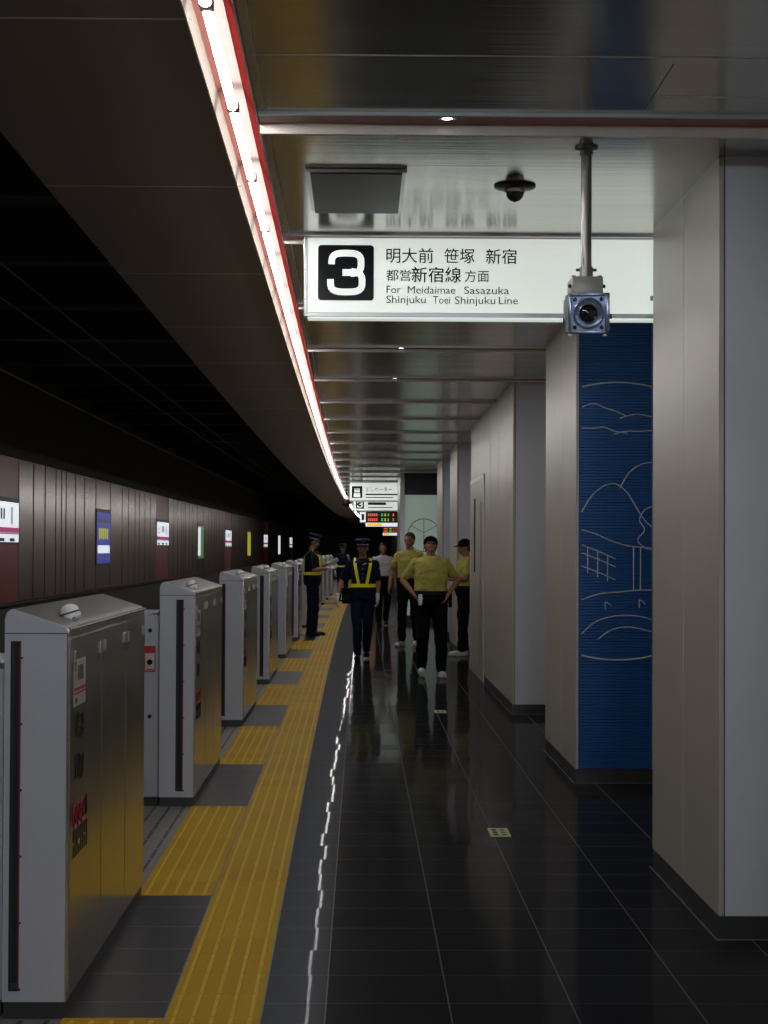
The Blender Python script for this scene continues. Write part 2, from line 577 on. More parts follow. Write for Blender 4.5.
    def build(self, name, mt=None, parent=None, smooth=None, loc=None):
        me = bpy.data.meshes.new(name)
        me.from_pydata([tuple(v) for v in self.v], [], self.f)
        mats = self.mats or ([mt] if mt else [])
        for k in mats:
            me.materials.append(k)
        if self.mats:
            me.polygons.foreach_set('material_index', self.mi)
        if self.uv:
            ul = me.uv_layers.new(name='UVMap')
            for l in me.loops:
                ul.data[l.index].uv = self.uv.get(l.vertex_index, (0, 0))
        bm = bmesh.new(); bm.from_mesh(me)
        bmesh.ops.recalc_face_normals(bm, faces=bm.faces)
        bm.to_mesh(me); bm.free()
        if smooth:
            me.polygons.foreach_set('use_smooth', [True] * len(me.polygons))
            if smooth != 'all':
                me.set_sharp_from_angle(angle=radians(40))
        me.update()
        o = bpy.data.objects.new(name, me)
        COL.objects.link(o)
        if parent:
            o.parent = parent
        if loc:
            o.location = loc
        return o


def tag(o, label=None, cat=None, group=None, kind=None):
    if label: o['label'] = label
    if cat: o['category'] = cat
    if group: o['group'] = group
    if kind: o['kind'] = kind
    return o


def empty(name, loc, rz=0.0):
    o = bpy.data.objects.new(name, None)
    o.empty_display_size = 0.1
    COL.objects.link(o)
    o.location = loc
    o.rotation_euler = (0, 0, rz)
    return o


def copy_tree(o, parent=None):
    c = o.copy()
    COL.objects.link(c)
    c.parent = parent
    for ch in [x for x in bpy.data.objects if x.parent == o]:
        copy_tree(ch, c)
    return c


def text_obj(name, body, size, mt, loc, rot=(pi / 2, 0, 0), parent=None, width=None, align='LEFT', extr=0.0008, bold=0.0, sx=None):
    cu = bpy.data.curves.new('tmp_text', 'FONT')
    cu.body = body
    cu.size = size
    cu.align_x = align
    cu.extrude = extr
    cu.offset = bold
    cu.resolution_u = 4
    t = bpy.data.objects.new('tmp_text', cu)
    COL.objects.link(t)
    dg = bpy.context.evaluated_depsgraph_get()
    me = bpy.data.meshes.new_from_object(t.evaluated_get(dg))
    bpy.data.objects.remove(t)
    bpy.data.curves.remove(cu)
    me.name = name
    me.materials.clear()
    me.materials.append(mt)
    xs = [v.co.x for v in me.vertices]
    if xs and width:
        k = width / (max(xs) - min(xs))
        x0 = min(xs)
        for v in me.vertices:
            v.co.x = (v.co.x - x0) * k
    o = bpy.data.objects.new(name, me)
    COL.objects.link(o)
    o.location = loc
    o.rotation_euler = rot
    if parent:
        o.parent = parent
    return o


Y0, Y1 = -14.0, 118.0     # length of platform that is built

# ------------------------------------------------------------------ structure: floor
mb = MB()
mb.along([(-0.80, 0.0), (-0.110, 0.0), (0.5, 0.0), (1.3, 0.0), (4.6, 0.0)], Y0, Y1, M['floor'], step=3, bend=False)
# keep the left edge under the tactile strip
tag(mb.build('floor'), kind='structure')

YR = [6.05 + 4.95 * k for k in range(-4, 23)]      # front of every gate housing
GL = 2.12                                           # housing length
M['yellow_bar'] = mat('yellow_raised_bar', (0.66, 0.42, 0.012), 0.55, spec=0.15)
mb = MB()
mb.along([(-0.623, 0.004), (-0.314, 0.004)], Y0, Y1, M['yellow'], step=1)
for y in YR:
    mb.along([(-0.951, 0.004), (-0.623, 0.004)], y + GL, y + 4.95, M['yellow'], step=1)
for i in range(5):
    x = -0.623 + 0.031 + i * 0.062
    y = 4.5
    while y < 52:
        mb.along([(x - 0.0085, 0.004), (x - 0.006, 0.008), (x + 0.006, 0.008), (x + 0.0085, 0.004)], y + 0.004, y + 0.306, M['yellow_bar'], step=1, closed=True)
        y += 0.31
for y0 in YR[3:14]:
    for i in range(5):
        x = -0.951 + 0.034 + i * 0.064
        y = y0 + GL
        while y < y0 + 4.95 - 0.2:
            mb.along([(x - 0.0085, 0.004), (x - 0.006, 0.008), (x + 0.006, 0.008), (x + 0.0085, 0.004)], y + 0.004, y + 0.306, M['yellow_bar'], step=1, closed=True)
            y += 0.31
tag(mb.build('trim_1'), kind='structure', label='yellow ribbed tactile paving along the platform gates')

M['inset'] = mat('dark_inset_tile', (0.015, 0.015, 0.018), 0.4, vary=0.3, nscale=60, spec=0.12)
M['grout'] = mat('pale_grout', (0.17, 0.17, 0.17), 0.6)
mb = MB()
for y in YR:
    mb.along([(-0.951, 0.003), (-0.623, 0.003)], y, y + GL, M['inset'], step=1)
    yy = 6.26 + TILE * math.ceil((y - 6.26) / TILE)
    while yy < y + GL:
        mb.along([(-0.951, 0.0045), (-0.623, 0.0045)], yy - 0.003, yy + 0.003, M['grout'])
        yy += TILE
mb.along([(-0.314, 0.005), (-0.308, 0.005)], Y0, Y1, M['grout'])
mb.along([(-0.626, 0.0052), (-0.620, 0.0052)], Y0, Y1, M['grout'])
tag(mb.build('trim_2'), kind='structure', label='dark tile insets beside the gate housings')

mb = MB()
mb.along([(-1.62, 0.0), (-0.951, 0.0)], Y0, Y1, M['grey_strip'], step=2)
mb.along([(-1.62, -1.2), (-1.62, 0.0)], Y0, Y1, M['tunnel'], step=4)
tag(mb.build('trim_3'), kind='structure', label='grey grooved platform edge strip')
# under-fill so nothing shows between bent strips and the straight floor
mb = MB(); mb.box(-1.7, 4.6, Y0, Y1, -0.08, -0.012, M['tunnel'])
tag(mb.build('floor_slab'), kind='structure')

# track bed, rails
mb = MB()
mb.along([(-5.6, -1.2), (-1.62, -1.2)], Y0, Y1, M['trackbed'], step=4)
tag(mb.build('ground_trackbed'), kind='structure')
for x in (-2.5, -3.57):
    mb = MB()
    mb.along([(x - 0.06, -1.2), (x - 0.06, -1.18), (x - 0.01, -1.16), (x - 0.03, -1.05), (x + 0.03, -1.05), (x + 0.01, -1.16), (x + 0.06, -1.18), (x + 0.06, -1.2)], Y0, Y1, M['rail'], closed=True, step=4)
    tag(mb.build('rail'), 'steel running rail on the track bed, ' + ('nearer the platform' if x > -3 else 'nearer the far wall'), 'rail', 'running rails')

# ------------------------------------------------------------------ ceiling
mb = MB()
mb.along([(-0.364, CEIL), (0.3, CEIL), (1.0, CEIL), (1.9, CEIL), (4.6, CEIL)], Y0, Y1, M['ceiling'], step=3)
tag(mb.build('ceiling'), kind='structure')
mb = MB()
mb.along([(-0.515, CEIL), (-1.345, CEIL), (-1.355, CEIL + 0.01), (-1.355, CEIL + 0.5)], Y0, Y1, M['soffit'], step=2)
mb.along([(-1.355, CEIL + 0.5), (-1.345, CEIL + 0.5), (4.6, CEIL + 0.5)], Y0, Y1, M['tunnel'], step=4)
k = 0
while 5.43 + 2.53 * k < 60:
    y = 5.43 + 2.53 * k
    mb.along([(-0.502, CEIL - 0.001), (-1.343, CEIL - 0.001)], y - 0.009, y + 0.009, M['joint'])
    k += 1
tag(mb.build('ceiling_soffit'), kind='structure', label='dark bronze soffit over the platform edge')

mb = MB()
for x0, x1, y in ((-0.34, 1.9, 5.815), (-0.34, 1.9, 3.4)):
    mb.box(x0 + off(y), x1, y - 0.004, y + 0.004, CEIL - 0.002, CEIL + 0.01, M['joint_dim'])
mb.box(1.02, 1.9, 6.315, 6.323, CEIL - 0.002, CEIL + 0.01, M['joint_dim'])
mb.along([(-0.335, CEIL - 0.0015), (-0.331, CEIL - 0.0015)], Y0, Y1, M['joint_dim'])
mb.box(0.995, 0.999, 5.9, 6.5, CEIL - 0.001, CEIL + 0.01, M['dark_metal'])
tag(mb.build('trim_4'), kind='structure', label='thin seams between the ceiling panels')

# cross trims of the ceiling
TRIM = [6.755 + 2.54 * k for k in range(-6, 42)]
mb = MB()
for y in TRIM:
    o = off(y)
    x0, x1 = -0.362 + o, 4.6
    mb.box(x0, x1, y - 0.18, y - 0.160, CEIL - 0.012, CEIL + 0.01, M['frame'])
    mb.box(x0, x1, y - 0.160, y - 0.01, CEIL - 0.004, CEIL + 0.01, M['dull_red'])
    mb.box(x0, x1, y - 0.01, y + 0.02, CEIL - (0.042 if y < 8 else 0.026), CEIL + 0.01, M['cream'])
tag(mb.build('trim_5'), kind='structure', label='cream and red cross bands in the ceiling')

# red light cove
mb = MB()
mb.along([(-0.517, CEIL - 0.012), (-0.517, CEIL + 0.04)], Y0, Y1, M['cove_cream'])
mb.along([(-0.517, CEIL - 0.012), (-0.513, CEIL - 0.012)], Y0, Y1, M['white_metal'])
mb.along([(-0.513, CEIL - 0.012), (-0.504, CEIL + 0.055)], Y0, Y1, M['cove_cream'])
mb.along([(-0.504, CEIL + 0.055), (-0.470, CEIL + 0.078)], Y0, Y1, M['red_glare'])
mb.along([(-0.470, CEIL + 0.078), (-0.416, CEIL + 0.078)], Y0, Y1, M['white_refl'])
mb.along([(-0.416, CEIL + 0.078), (-0.372, CEIL - 0.012)], Y0, Y1, M['red'])
mb.along([(-0.372, CEIL - 0.012), (-0.366, CEIL - 0.012)], Y0, Y1, M['white_metal'])
mb.along([(-0.366, CEIL - 0.012), (-0.364, CEIL + 0.02)], Y0, Y1, M['dull_red'])
tag(mb.build('trim_6'), kind='structure', label='long red light cove in the ceiling')

# ------------------------------------------------------------------ track side: ceiling, beams, cables
mb = MB()
mb.along([(-5.6, 4.9), (-1.0, 4.9)], Y0, Y1, M['tunnel'], step=4)
tag(mb.build('ceiling_tunnel'), kind='structure')
mb = MB()
for k in range(-3, 30):
    y = 8.0 + 3.4 * k
    mb.box(-5.6 + off(y), -1.36 + off(y), y, y + 0.35, 4.35, 4.9, M['tunnel'])
tag(mb.build('ceiling_beam'), kind='structure', label='dark concrete beams above the track')
for x, z, r in ((-3.85, 4.25, 0.012), (-3.2, 4.1, 0.010), (-4.7, 3.9, 0.02)):
    mb = MB()
    mb.sweep([(x + off(y), y, z) for y in range(int(Y0), int(Y1), 4)], r, 6, M['rail'])
    tag(mb.build('overhead_cable'), {(-3.85): 'thick dark overhead cable highest above the track', (-3.2): 'thin dark overhead wire over the middle of the track', (-4.7): 'dark cable running beside the top of far wall'}[x], 'cable', 'cables above the track')

# ------------------------------------------------------------------ far wall behind the track
XW = -5.2
mb = MB()
mb.along([(XW, 0.70), (XW, 2.90)], Y0, Y1, M['wall_red'], step=2)
mb.along([(XW - 0.02, -1.2), (XW - 0.02, 0.66)], Y0, Y1, M['tunnel'], step=4)
mb.along([(XW - 0.02, 0.66), (XW + 0.07, 0.66), (XW + 0.07, 0.70), (XW - 0.02, 0.70)], Y0, Y1, M['black'], step=4)
mb.along([(XW - 0.05, 2.90), (XW + 0.03, 2.90)], Y0, Y1, M['black'], step=4)
mb.along([(XW - 0.35, 2.90), (XW - 0.35, 4.9)], Y0, Y1, M['tunnel'], step=4)
mb.along([(XW - 0.35, 2.90), (XW + 0.0, 2.90)], Y0, Y1, M['tunnel'], step=4)
W1 = [1.3, 1.1, 1.1, 0.6, 0.5, 1.1, 1.1, 1.5]
W2 = [1.9, 1.1, 1.2, 0.8, 1.1, 1.1, 1.3]
STA, POS = [], []
y = 3.9 - 21.8
while y < Y1:
    STA.append(y)
    a = y + 2.9
    ws = W1 + [2.1] + W2
    for i, w in enumerate(ws):
        if a > Y0 and a + w < Y1:
            g = 0.05
            mb.along([(XW, 0.72), (XW + 0.016, 0.72), (XW + 0.016, 2.89), (XW, 2.89)], a + g, a + w - g, M['wall_steel'], step=1.0, closed=True)
        if i == 8:
            POS.append(a)
        a += w
    y += 21.8
tag(mb.build('wall_left'), kind='structure', label='far wall of bronze steel panels with dark red gaps')

# end walls
mb = MB(); mb.box(-6, 5, Y1, Y1 + 0.1, -1.3, 5.0, M['tunnel'])
tag(mb.build('wall_back'), kind='structure')
mb = MB(); mb.box(-1.6, 5, Y0 - 0.1, Y0, -0.1, 3.2, M['clad_front'])
mb.box(-6, -1.6, Y0 - 0.1, Y0, -1.3, 5.0, M['tunnel'])
tag(mb.build('wall_front'), kind='structure')
mb = MB(); mb.box(1.93, 2.0, 0, Y1, 0.0, CEIL, M['clad_side'])
mb.box(4.6, 4.7, Y0, 0.0, 0.0, CEIL, M['clad_side'])
tag(mb.build('wall_right'), kind='structure')

# ------------------------------------------------------------------ pillars of the right-hand side
XP = 1.415


def pillar(y0, y1, label, seams=(), blue=False, x1=1.93, door=None):
    r = empty('pillar', (XP, y0, 0))
    tag(r, label, 'pillar', kind='structure')
    w = x1 - XP
    d = y1 - y0
    hb = 0.092
    b = MB()
    # side face, front face as separate cladding sheets with a fine corner strip
    b.box(0.0, 0.012, 0.03, d, hb, CEIL, M['clad_side'])
    if not blue:
        b.box(0.012, w, 0.0, d - 0.002, hb, CEIL, M['clad_front'])
    else:
        b.box(0.012, w, 0.03, d - 0.002, hb, CEIL, M['clad_front'])
    b.build('cladding', None, r)
    c = MB()
    c.bbox(-0.002, 0.018, -0.003, 0.032, hb, CEIL - 0.001, 0.003, M['clad_side'])
    c.box(0.019, 0.023, -0.001, 0.004, hb, CEIL, M['dark_metal'])
    c.build('corner_strip', None, r)
    s = MB()
    for sy in seams:
        s.box(-0.0012, 0.004, sy - y0 - 0.0015, sy - y0 + 0.0015, hb, CEIL, M['joint_dim'])
    if seams:
        s.build('panel_seam', None, r)
    k = MB()
    k.box(0.004, w, 0.002, d, 0.0, hb, M['plinth'])
    k.box(-0.014, -0.008, -0.012, d, 0.0, 0.004, M['grout'])
    k.box(-0.014, w, -0.016, -0.010, 0.0, 0.004, M['grout'])
    k.build('plinth', None, r)
    return r


pillar(7.29, 8.95, 'grey clad square pillar nearest the camera, at the right edge of view', (8.1,))
P2 = pillar(12.15, 14.15, 'clad pillar with a blue ribbed picture panel on its front', (13.0,), blue=True)
P3 = pillar(17.2, 23.8, 'long clad wall block beyond the blue fronted pillar', (19.0, 20.2))
pillar(27.25, 29.4, 'clad pillar beside the capped person in profile', ())
pillar(32.2, 34.4, 'clad pillar beyond the capped person, before the lit glass lift shaft', ())
pillar(-2.7, -1.0, 'clad pillar behind the camera', ())
pillar(2.3, 4.0, 'clad pillar alongside the camera, outside the view', ())
for yy in (44, 49, 54, 59, 64):
    pillar(yy, yy + 2.1, 'distant clad pillar beyond the lit lift shaft', ())
for o in list(COL.objects):
    if o.get('label') == 'distant clad pillar beyond the lit lift shaft':
        o['group'] = 'distant pillars'

# lift door set into the long block
d = MB()
d.box(-0.006, 0.0, 3.95, 6.5, 0.0, 2.35, M['clad_side'])
d.box(-0.012, -0.004, 3.93, 3.99, 0.0, 2.40, M['joint_dim'])
d.box(-0.012, -0.004, 6.5, 6.56, 0.0, 2.40, M['joint_dim'])
d.box(-0.012, -0.004, 3.93, 6.56, 2.35, 2.40, M['joint_dim'])
d.build('service_panel', None, P3)
h = MB()
h.box(-0.022, -0.006, 5.55, 5.60, 1.25, 2.15, M['dark_metal'])
h.build('recessed_handle', None, P3)
h = MB()
h.cone((-0.03, 4.25, 0.1), 0.012, (-0.03, 4.25, 2.1), 0.012, 8, M['frame'])
h.box(-0.03, 0.0, 4.24, 4.26, 2.06, 2.09, M['frame']); h.box(-0.03, 0.0, 4.24, 4.26, 0.16, 0.19, M['frame'])
h.build('grab_rail', None, P3)

# blue ribbed panel with a line picture
W_, pitch = 0.486, 0.019
b = MB()
z = 0.092
prof = []
while z < CEIL - 0.001:
    z2 = min(z + pitch, CEIL)
    prof += [(0.002, z), (-0.004, z + (z2 - z) * 0.25), (-0.004, z + (z2 - z) * 0.8), (0.002, z + (z2 - z) * 0.95)]
    z = z2
prof.append((0.002, CEIL))
vs = []
for yv, zz in prof:
    vs += [(0.016, yv, zz), (0.012 + W_, yv, zz)]
fs = [(2 * i, 2 * i + 1, 2 * i + 3, 2 * i + 2) for i in range(len(prof) - 1)]
b.add(vs, fs, M['blue'])
b.box(0.016, 0.012 + W_, 0.003, 0.03, 0.092, CEIL, M['blue'])
bp = b.build('blue_panel', None, P2)
S2 = F_PX / 12.15


def pp(px, py):          # point of the picture on the panel
    return ((px - 361) / S2 - XP, -0.006, CAM_H + (550 - py) / S2)


def line(b, pts, r=0.0042, n=10):
    """smooth line through the points"""
    P = [Vector(pp(*p)) for p in pts]
    if len(P) > 2:
        out = []
        for i in range(len(P) - 1):
            p0 = P[max(i - 1, 0)]; p1 = P[i]; p2 = P[i + 1]; p3 = P[min(i + 2, len(P) - 1)]
            for k in range(n):
                t = k / n
                out.append(0.5 * ((2 * p1) + (-p0 + p2) * t + (2 * p0 - 5 * p1 + 4 * p2 - p3) * t * t + (-p0 + 3 * p1 - 3 * p2 + p3) * t ** 3))
        out.append(P[-1])
        P = out
    P = [Vector((min(max(p.x, 0.018), 0.495), p.y, p.z)) for p in P]
    b.sweep(P, r, 6, M['white_line'])


b = MB()
arc = lambda a0, a1, rr=139: [(618 + rr * sin(radians(a)), 521 - rr * cos(radians(a))) for a in [a0 + (a1 - a0) * i / 12 for i in range(13)]]
line(b, arc(-15, 15), 0.0062, 3)
line(b, arc(165, 195), 0.0062, 3)
line(b, [(582, 407), (590, 404), (597, 404), (606, 408), (616, 411), (627, 416)])
line(b, [(620, 418), (630, 415), (640, 414), (654, 417)])
line(b, [(582, 428), (595, 428), (604, 427), (615, 431), (628, 433)])
line(b, [(614, 434), (626, 431), (640, 431), (654, 430)])
# plain country scene: hills, a round tree, a fence, a pond
line(b, [(582, 512), (592, 496), (604, 486), (616, 484), (627, 492), (636, 506), (645, 520), (654, 528)])
line(b, [(620, 488), (630, 472), (642, 464), (654, 462)])
line(b, [(582, 530), (596, 534), (612, 541), (630, 546), (654, 548)])
line(b, [(634, 546), (634, 590)]); line(b, [(641, 547), (641, 590)])
line(b, [(654, 506), (645, 510), (640, 520), (645, 530), (638, 540), (646, 548), (654, 549)])
for q in (545, 553, 566):
    line(b, [(582, q), (600, q + 7), (616, q + 14)])
for q in (588, 598, 608):
    line(b, [(q, 546 + (q - 582) * .39), (q, 571 + (q - 582) * .39)], 0.0035)
line(b, [(582, 600), (600, 594), (620, 592), (640, 590), (654, 590)])
line(b, [(582, 634), (596, 622), (616, 616), (638, 616), (654, 620)])
line(b, [(598, 640), (612, 630), (630, 627), (654, 632)])
line(b, [(606, 610), (606, 602), (612, 606)], 0.0035); line(b, [(640, 608), (640, 600), (646, 604)], 0.0035)
b.build('line_drawing', None, P2)

# ------------------------------------------------------------------ fluorescent tubes
tube_group = 'fluorescent tubes in the red cove'
t0 = empty('fluorescent_tube', (-0.43, 5.3, 0))
b = MB()
b.cone((0, 0.03, CEIL - 0.004), 0.0155, (0, 1.20, CEIL - 0.004), 0.0155, 12, M['tube'])
b.build('glass_tube', None, t0, smooth='all')
for yy in (0.0, 1.20):
    b = MB()
    b.bbox(-0.020, 0.020, yy, yy + 0.03, CEIL - 0.012, CEIL + 0.02, 0.004, M['holder'])
    b.build('lamp_holder', None, t0)
ny = 5.27 - 1.245 * 14
idx = []
while ny < 92:
    idx.append(ny)
    ny += 1.245
for i, yy in enumerate(idx):
    o = t0 if i == 0 else copy_tree(t0)
    o.location = (-0.444 + off(yy + 0.6), yy + 0.02, 0)
    slope = (off(yy + 1.2) - off(yy)) / 1.2
    o.rotation_euler = (0, 0, -math.atan(slope))
    tag(o, 'glowing white fluorescent tube in the red ceiling cove', 'tube light', tube_group)

# downlights in the cross bands
d0 = empty('downlight', (0.29, 6.72, CEIL))
b = MB(); b.lathe([(0.0, -0.0075), (0.02, -0.0075)], 16, M['spot']); b.build('lens', None, d0)
b = MB(); b.lathe([(0.02, -0.008), (0.030, -0.010), (0.034, -0.007), (0.034, 0.0)], 20, M['bright_steel']); b.build('ring', None, d0, smooth=True)
first = True
for k, y in enumerate(TRIM):
    if y < 3 or y > 45 or abs(y - 9.295) < 0.1:
        continue
    o = d0 if first else copy_tree(d0)
    first = False
    o.location = (0.305, y - 0.115, CEIL)
    tag(o, 'small round downlight in the nearest red and cream ceiling band' if abs(y - 6.755) < .1 else 'small downlight in a ceiling band beyond the hanging platform sign',
        'downlight', None if abs(y - 6.755) < .1 else 'downlights in the ceiling bands')
    if y < 6:
        o['label'] = 'small downlight in the ceiling band above the camera'
        if 'group' in o: del o['group']


# ------------------------------------------------------------------ hanging platform sign
def rounded_rect(b, x0, x1, z0, z1, r, y0, y1, mt, n=6):
    pts = []
    for cx, cz, a0 in ((x1 - r, z1 - r, 0), (x0 + r, z1 - r, 90), (x0 + r, z0 + r, 180), (x1 - r, z0 + r, 270)):
        for i in range(n + 1):
            a = radians(a0 + 90 * i / n)
            pts.append((cx + r * cos(a), cz + r * sin(a)))
    N = len(pts)
    vs = [(x, y0, z) for x, z in pts] + [(x, y1, z) for x, z in pts]
    fs = [tuple(range(N)), tuple(range(2 * N - 1, N - 1, -1))] + [(i, (i + 1) % N, N + (i + 1) % N, N + i) for i in range(N)]
    b.add(vs, fs, mt)


def digit_three(b, cx, cz, hh, y, mt, sw=None):
    """a heavy grotesque 3 drawn as one stroked outline, hh = height"""
    sw = sw or hh * 0.145
    w = hh * 0.84
    r1 = sw / 2
    # centre line points (unit: half sizes)
    X = w / 2 - r1; Z = hh / 2 - r1
    path = []
    def arcp(cx_, cz_, rx, rz, a0, a1, n=14):
        for i in range(n + 1):
            a = radians(a0 + (a1 - a0) * i / n)
            path.append((cx_ + rx * cos(a), cz_ + rz * sin(a)))
    q = Z * 0.5
    xt = X * 0.93
    path.append((-xt, Z * 0.42))
    e = 0.62
    def sq(cx_, cz_, rx, rz, a0, a1, n=16):
        for i in range(n + 1):
            a = radians(a0 + (a1 - a0) * i / n)
            ca, sa = cos(a), sin(a)
            path.append((cx_ + rx * math.copysign(abs(ca) ** e, ca), cz_ + rz * math.copysign(abs(sa) ** e, sa)))
    sq(0, Z * 0.47, xt, Z * 0.53, 170, -82)
    path.append((-w * 0.07, 0.0 + Z * 0.02))
    n_mid = len(path)
    path2_start = len(path)
    path.append((X * 0.25, -Z * 0.0))
    sq(0, -Z * 0.47, X, Z * 0.53, 82, -170)
    path.append((-X, -Z * 0.34))
    def stroke(pts, cap=True):
        L, R = [], []
        for i, p in enumerate(pts):
            a = Vector(pts[max(i - 1, 0)]); c = Vector(pts[min(i + 1, len(pts) - 1)])
            t = (c - a).normalized(); nrm = Vector((-t.y, t.x))
            L.append(Vector(p) + nrm * sw / 2); R.append(Vector(p) - nrm * sw / 2)
        N = len(pts)
        vs = [(cx + p.x, y, cz + p.y) for p in L + R] + [(cx + p.x, y + 0.001, cz + p.y) for p in L + R]
        fs = [(i, i + 1, N + i + 1, N + i) for i in range(N - 1)]
        b.add(vs, fs, mt)
    stroke(path[:n_mid - 1])
    y -= 0.0005
    stroke(path[path2_start + 1:])
    y -= 0.0005
    b.box(cx - w * 0.10, cx + w * 0.24, y, y + 0.001, cz - sw * 0.5, cz + sw * 0.5, mt)


SGY = 9.22
SS = F_PX / SGY
sx = lambda px: (px - 361) / SS
sz = lambda py: CAM_H + (550 - py) / SS
sg = empty('platform_sign', (0, SGY, 0))
tag(sg, 'white backlit hanging sign with black square 3 and Japanese station names', 'sign')
XL, XR = sx(302.5), 1.92
ZB = sz(319.8)
b = MB()
b.bbox(sx(306), XR, 0.004, 0.08, sz(313.5), CEIL - 0.004, 0.003, M['sign_white'])
b.build('light_panel', None, sg)
b = MB()
b.bbox(XL, sx(306.3), -0.006, 0.088, ZB + 0.02, CEIL, 0.003, M['frame'])
b.bbox(XL, XR, -0.006, 0.088, sz(317.5), sz(313), 0.003, M['frame'])
b.box(sx(306), XR, -0.004, 0.004, CEIL - 0.006, CEIL, M['frame'])
b.cone((sx(304), -0.008, sz(270)), 0.003, (sx(304), -0.004, sz(270)), 0.003, 8, M['dark_metal'])
b.cone((sx(304), -0.008, sz(300)), 0.003, (sx(304), -0.004, sz(300)), 0.003, 8, M['dark_metal'])
b.build('frame', None, sg)
b = MB(); b.bbox(XL + 0.02, XR, -0.002, 0.082, ZB, sz(317.6), 0.003, M['sign_white'])  # glow added to the rail in place of light falling on it
b.build('glowing_lower_rail', None, sg)
b = MB()
rounded_rect(b, sx(316.8), sx(372.8), sz(301), sz(245.3), 0.016, 0.0015, 0.004, M['sign_black'])
nb = b.build('number_plate', None, sg)
tag(nb, 'black rounded square plate')
b = MB()
digit_three(b, sx(345.2), sz(273), (295.8 - 250) / SS, 0.0005, M['sign_digit'])
dg_ = b.build('digit', None, nb)
for body, x0, x1, zb, size, bold in (
        ('明大前', 385.2, 432.5, 262.2, 16.6, 0.0005), ('笹塚', 443.3, 474.0, 262.4, 16.6, 0.0005), ('新宿', 485.0, 516.3, 262.6, 16.6, 0.0005),
        ('都営', 385.2, 410.0, 280.6, 12.5, 0.0003), ('新宿線', 410.5, 460.5, 281.6, 17.0, 0.0007), ('方面', 464.0, 488.5, 281.2, 13.0, 0.0003),
        ('For', 385.6, 400.0, 293.4, 11.2, 0.0), ('Meidaimae', 406.8, 454.8, 293.6, 11.2, 0.0), ('Sasazuka', 463.5, 508.7, 293.8, 11.2, 0.0),
        ('Shinjuku', 385.4, 425.0, 303.4, 11.2, 0.0), ('Toei', 432.2, 449.5, 303.6, 11.2, 0.0), ('Shinjuku', 454.2, 494.8, 303.8, 11.2, 0.0), ('Line', 498.3, 517.6, 303.9, 11.2, 0.0)):
    cjk = ord(body[0]) > 255
    text_obj('lettering', body, size / SS * (0.98 if cjk else 0.98), M['sign_black'], (sx(x0), 0.003, sz(zb) - (0.0 if not cjk else -0.003)), parent=sg, width=(x1 - x0) / SS, bold=bold)
b = MB(); b.box(sx(650.5), sx(655), 0.002, 0.0035, sz(299.5), sz(294.5), M['poster_green']); b.build('green_sticker', None, sg)

# ------------------------------------------------------------------ things on the ceiling
b = MB()
hp = empty('ceiling_plate', (0, 7.56, CEIL))
tag(hp, 'dark grey square plate fixed under the ceiling before the sign', 'ceiling panel')
s_ = F_PX / 7.56
b = MB(); b.bbox((308 - 361) / s_, (401 - 361) / s_, 0.01, 0.90, -0.022, -0.004, 0.003, M['hatch']); b.build('plate', None, hp)
b = MB(); b.bbox((303 - 361) / s_, (406 - 361) / s_, -0.004, 0.01, -0.016, -0.002, 0.002, M['frame']); b.build('front_lip', None, hp)
b = MB(); b.box((304 - 361) / s_, (308 - 361) / s_, 0.01, 0.90, -0.012, 0.002, M['frame']); b.box((401 - 361) / s_, (405 - 361) / s_, 0.01, 0.90, -0.012, 0.002, M['frame']); b.build('side_rail', None, hp)

dc = empty('dome_camera', (0.654, 7.9, CEIL))
tag(dc, 'small black dome camera on a grey ceiling disc', 'security camera')
b = MB(); b.lathe([(0.0, 0.0), (0.088, 0.0), (0.09, -0.006), (0.082, -0.012), (0.05, -0.016), (0.0, -0.016)], 28, M['dark_metal']); b.build('mounting_disc', None, dc, smooth=True)
b = MB(); b.lathe([(0.044, -0.012), (0.046, -0.022), (0.042, -0.030)], 24, M['frame']); b.build('trim_ring', None, dc, smooth=True)
b = MB(); b.lathe([(0.040, -0.02), (0.040, -0.035), (0.034, -0.052), (0.022, -0.064), (0.008, -0.069), (0.0, -0.07)], 24, M['lens']); b.build('dome', None, dc, smooth='all')

# camera on a pole
cy_ = 7.14
sc_ = F_PX / cy_
hc = empty('pole_camera', ((586 - 361) / sc_, cy_, CEIL))
tag(hc, 'boxy security camera hanging on a grey pole in front of the sign', 'security camera')
zc = lambda py: CAM_H + (550 - py) / sc_ - CEIL
xc = lambda px: (px - 586) / sc_
b = MB(); b.lathe([(0.0, 0.0), (0.045, 0.0), (0.045, -0.008), (0.026, -0.012), (0.026, -0.03), (0.0, -0.03)], 24, M['pole']); b.build('ceiling_flange', None, hc, smooth=True)
b = MB(); b.cone((0, 0, -0.01), 0.021, (0, 0, zc(272)), 0.021, 20, M['pole']); b.build('pole', None, hc, smooth=True)
b = MB()
b.cone((0, 0, zc(266)), 0.026, (0, 0, zc(281)), 0.027, 20, M['pole'])
for a in (-1, 1):
    b.cone((a * 0.024, 0, zc(269)), 0.006, (a * 0.040, 0, zc(269)), 0.006, 8, M['pole'])
b.build('pole_clamp', None, hc, smooth=True)
b = MB(); b.bbox(xc(570.5), xc(601.5), -0.05, 0.12, zc(296), zc(277), 0.005, M['cam_body'])
for a in (-1, 1):
    b.cone((a * 0.05, -0.02, zc(275.5)), 0.009, (a * 0.05, -0.02, zc(279)), 0.009, 8, M['dark_metal'])
    b.cone((a * 0.058, -0.02, zc(286)), 0.007, (a * 0.072, -0.02, zc(286)), 0.007, 8, M['dark_metal'])
b.build('mounting_block', None, hc, smooth=True)
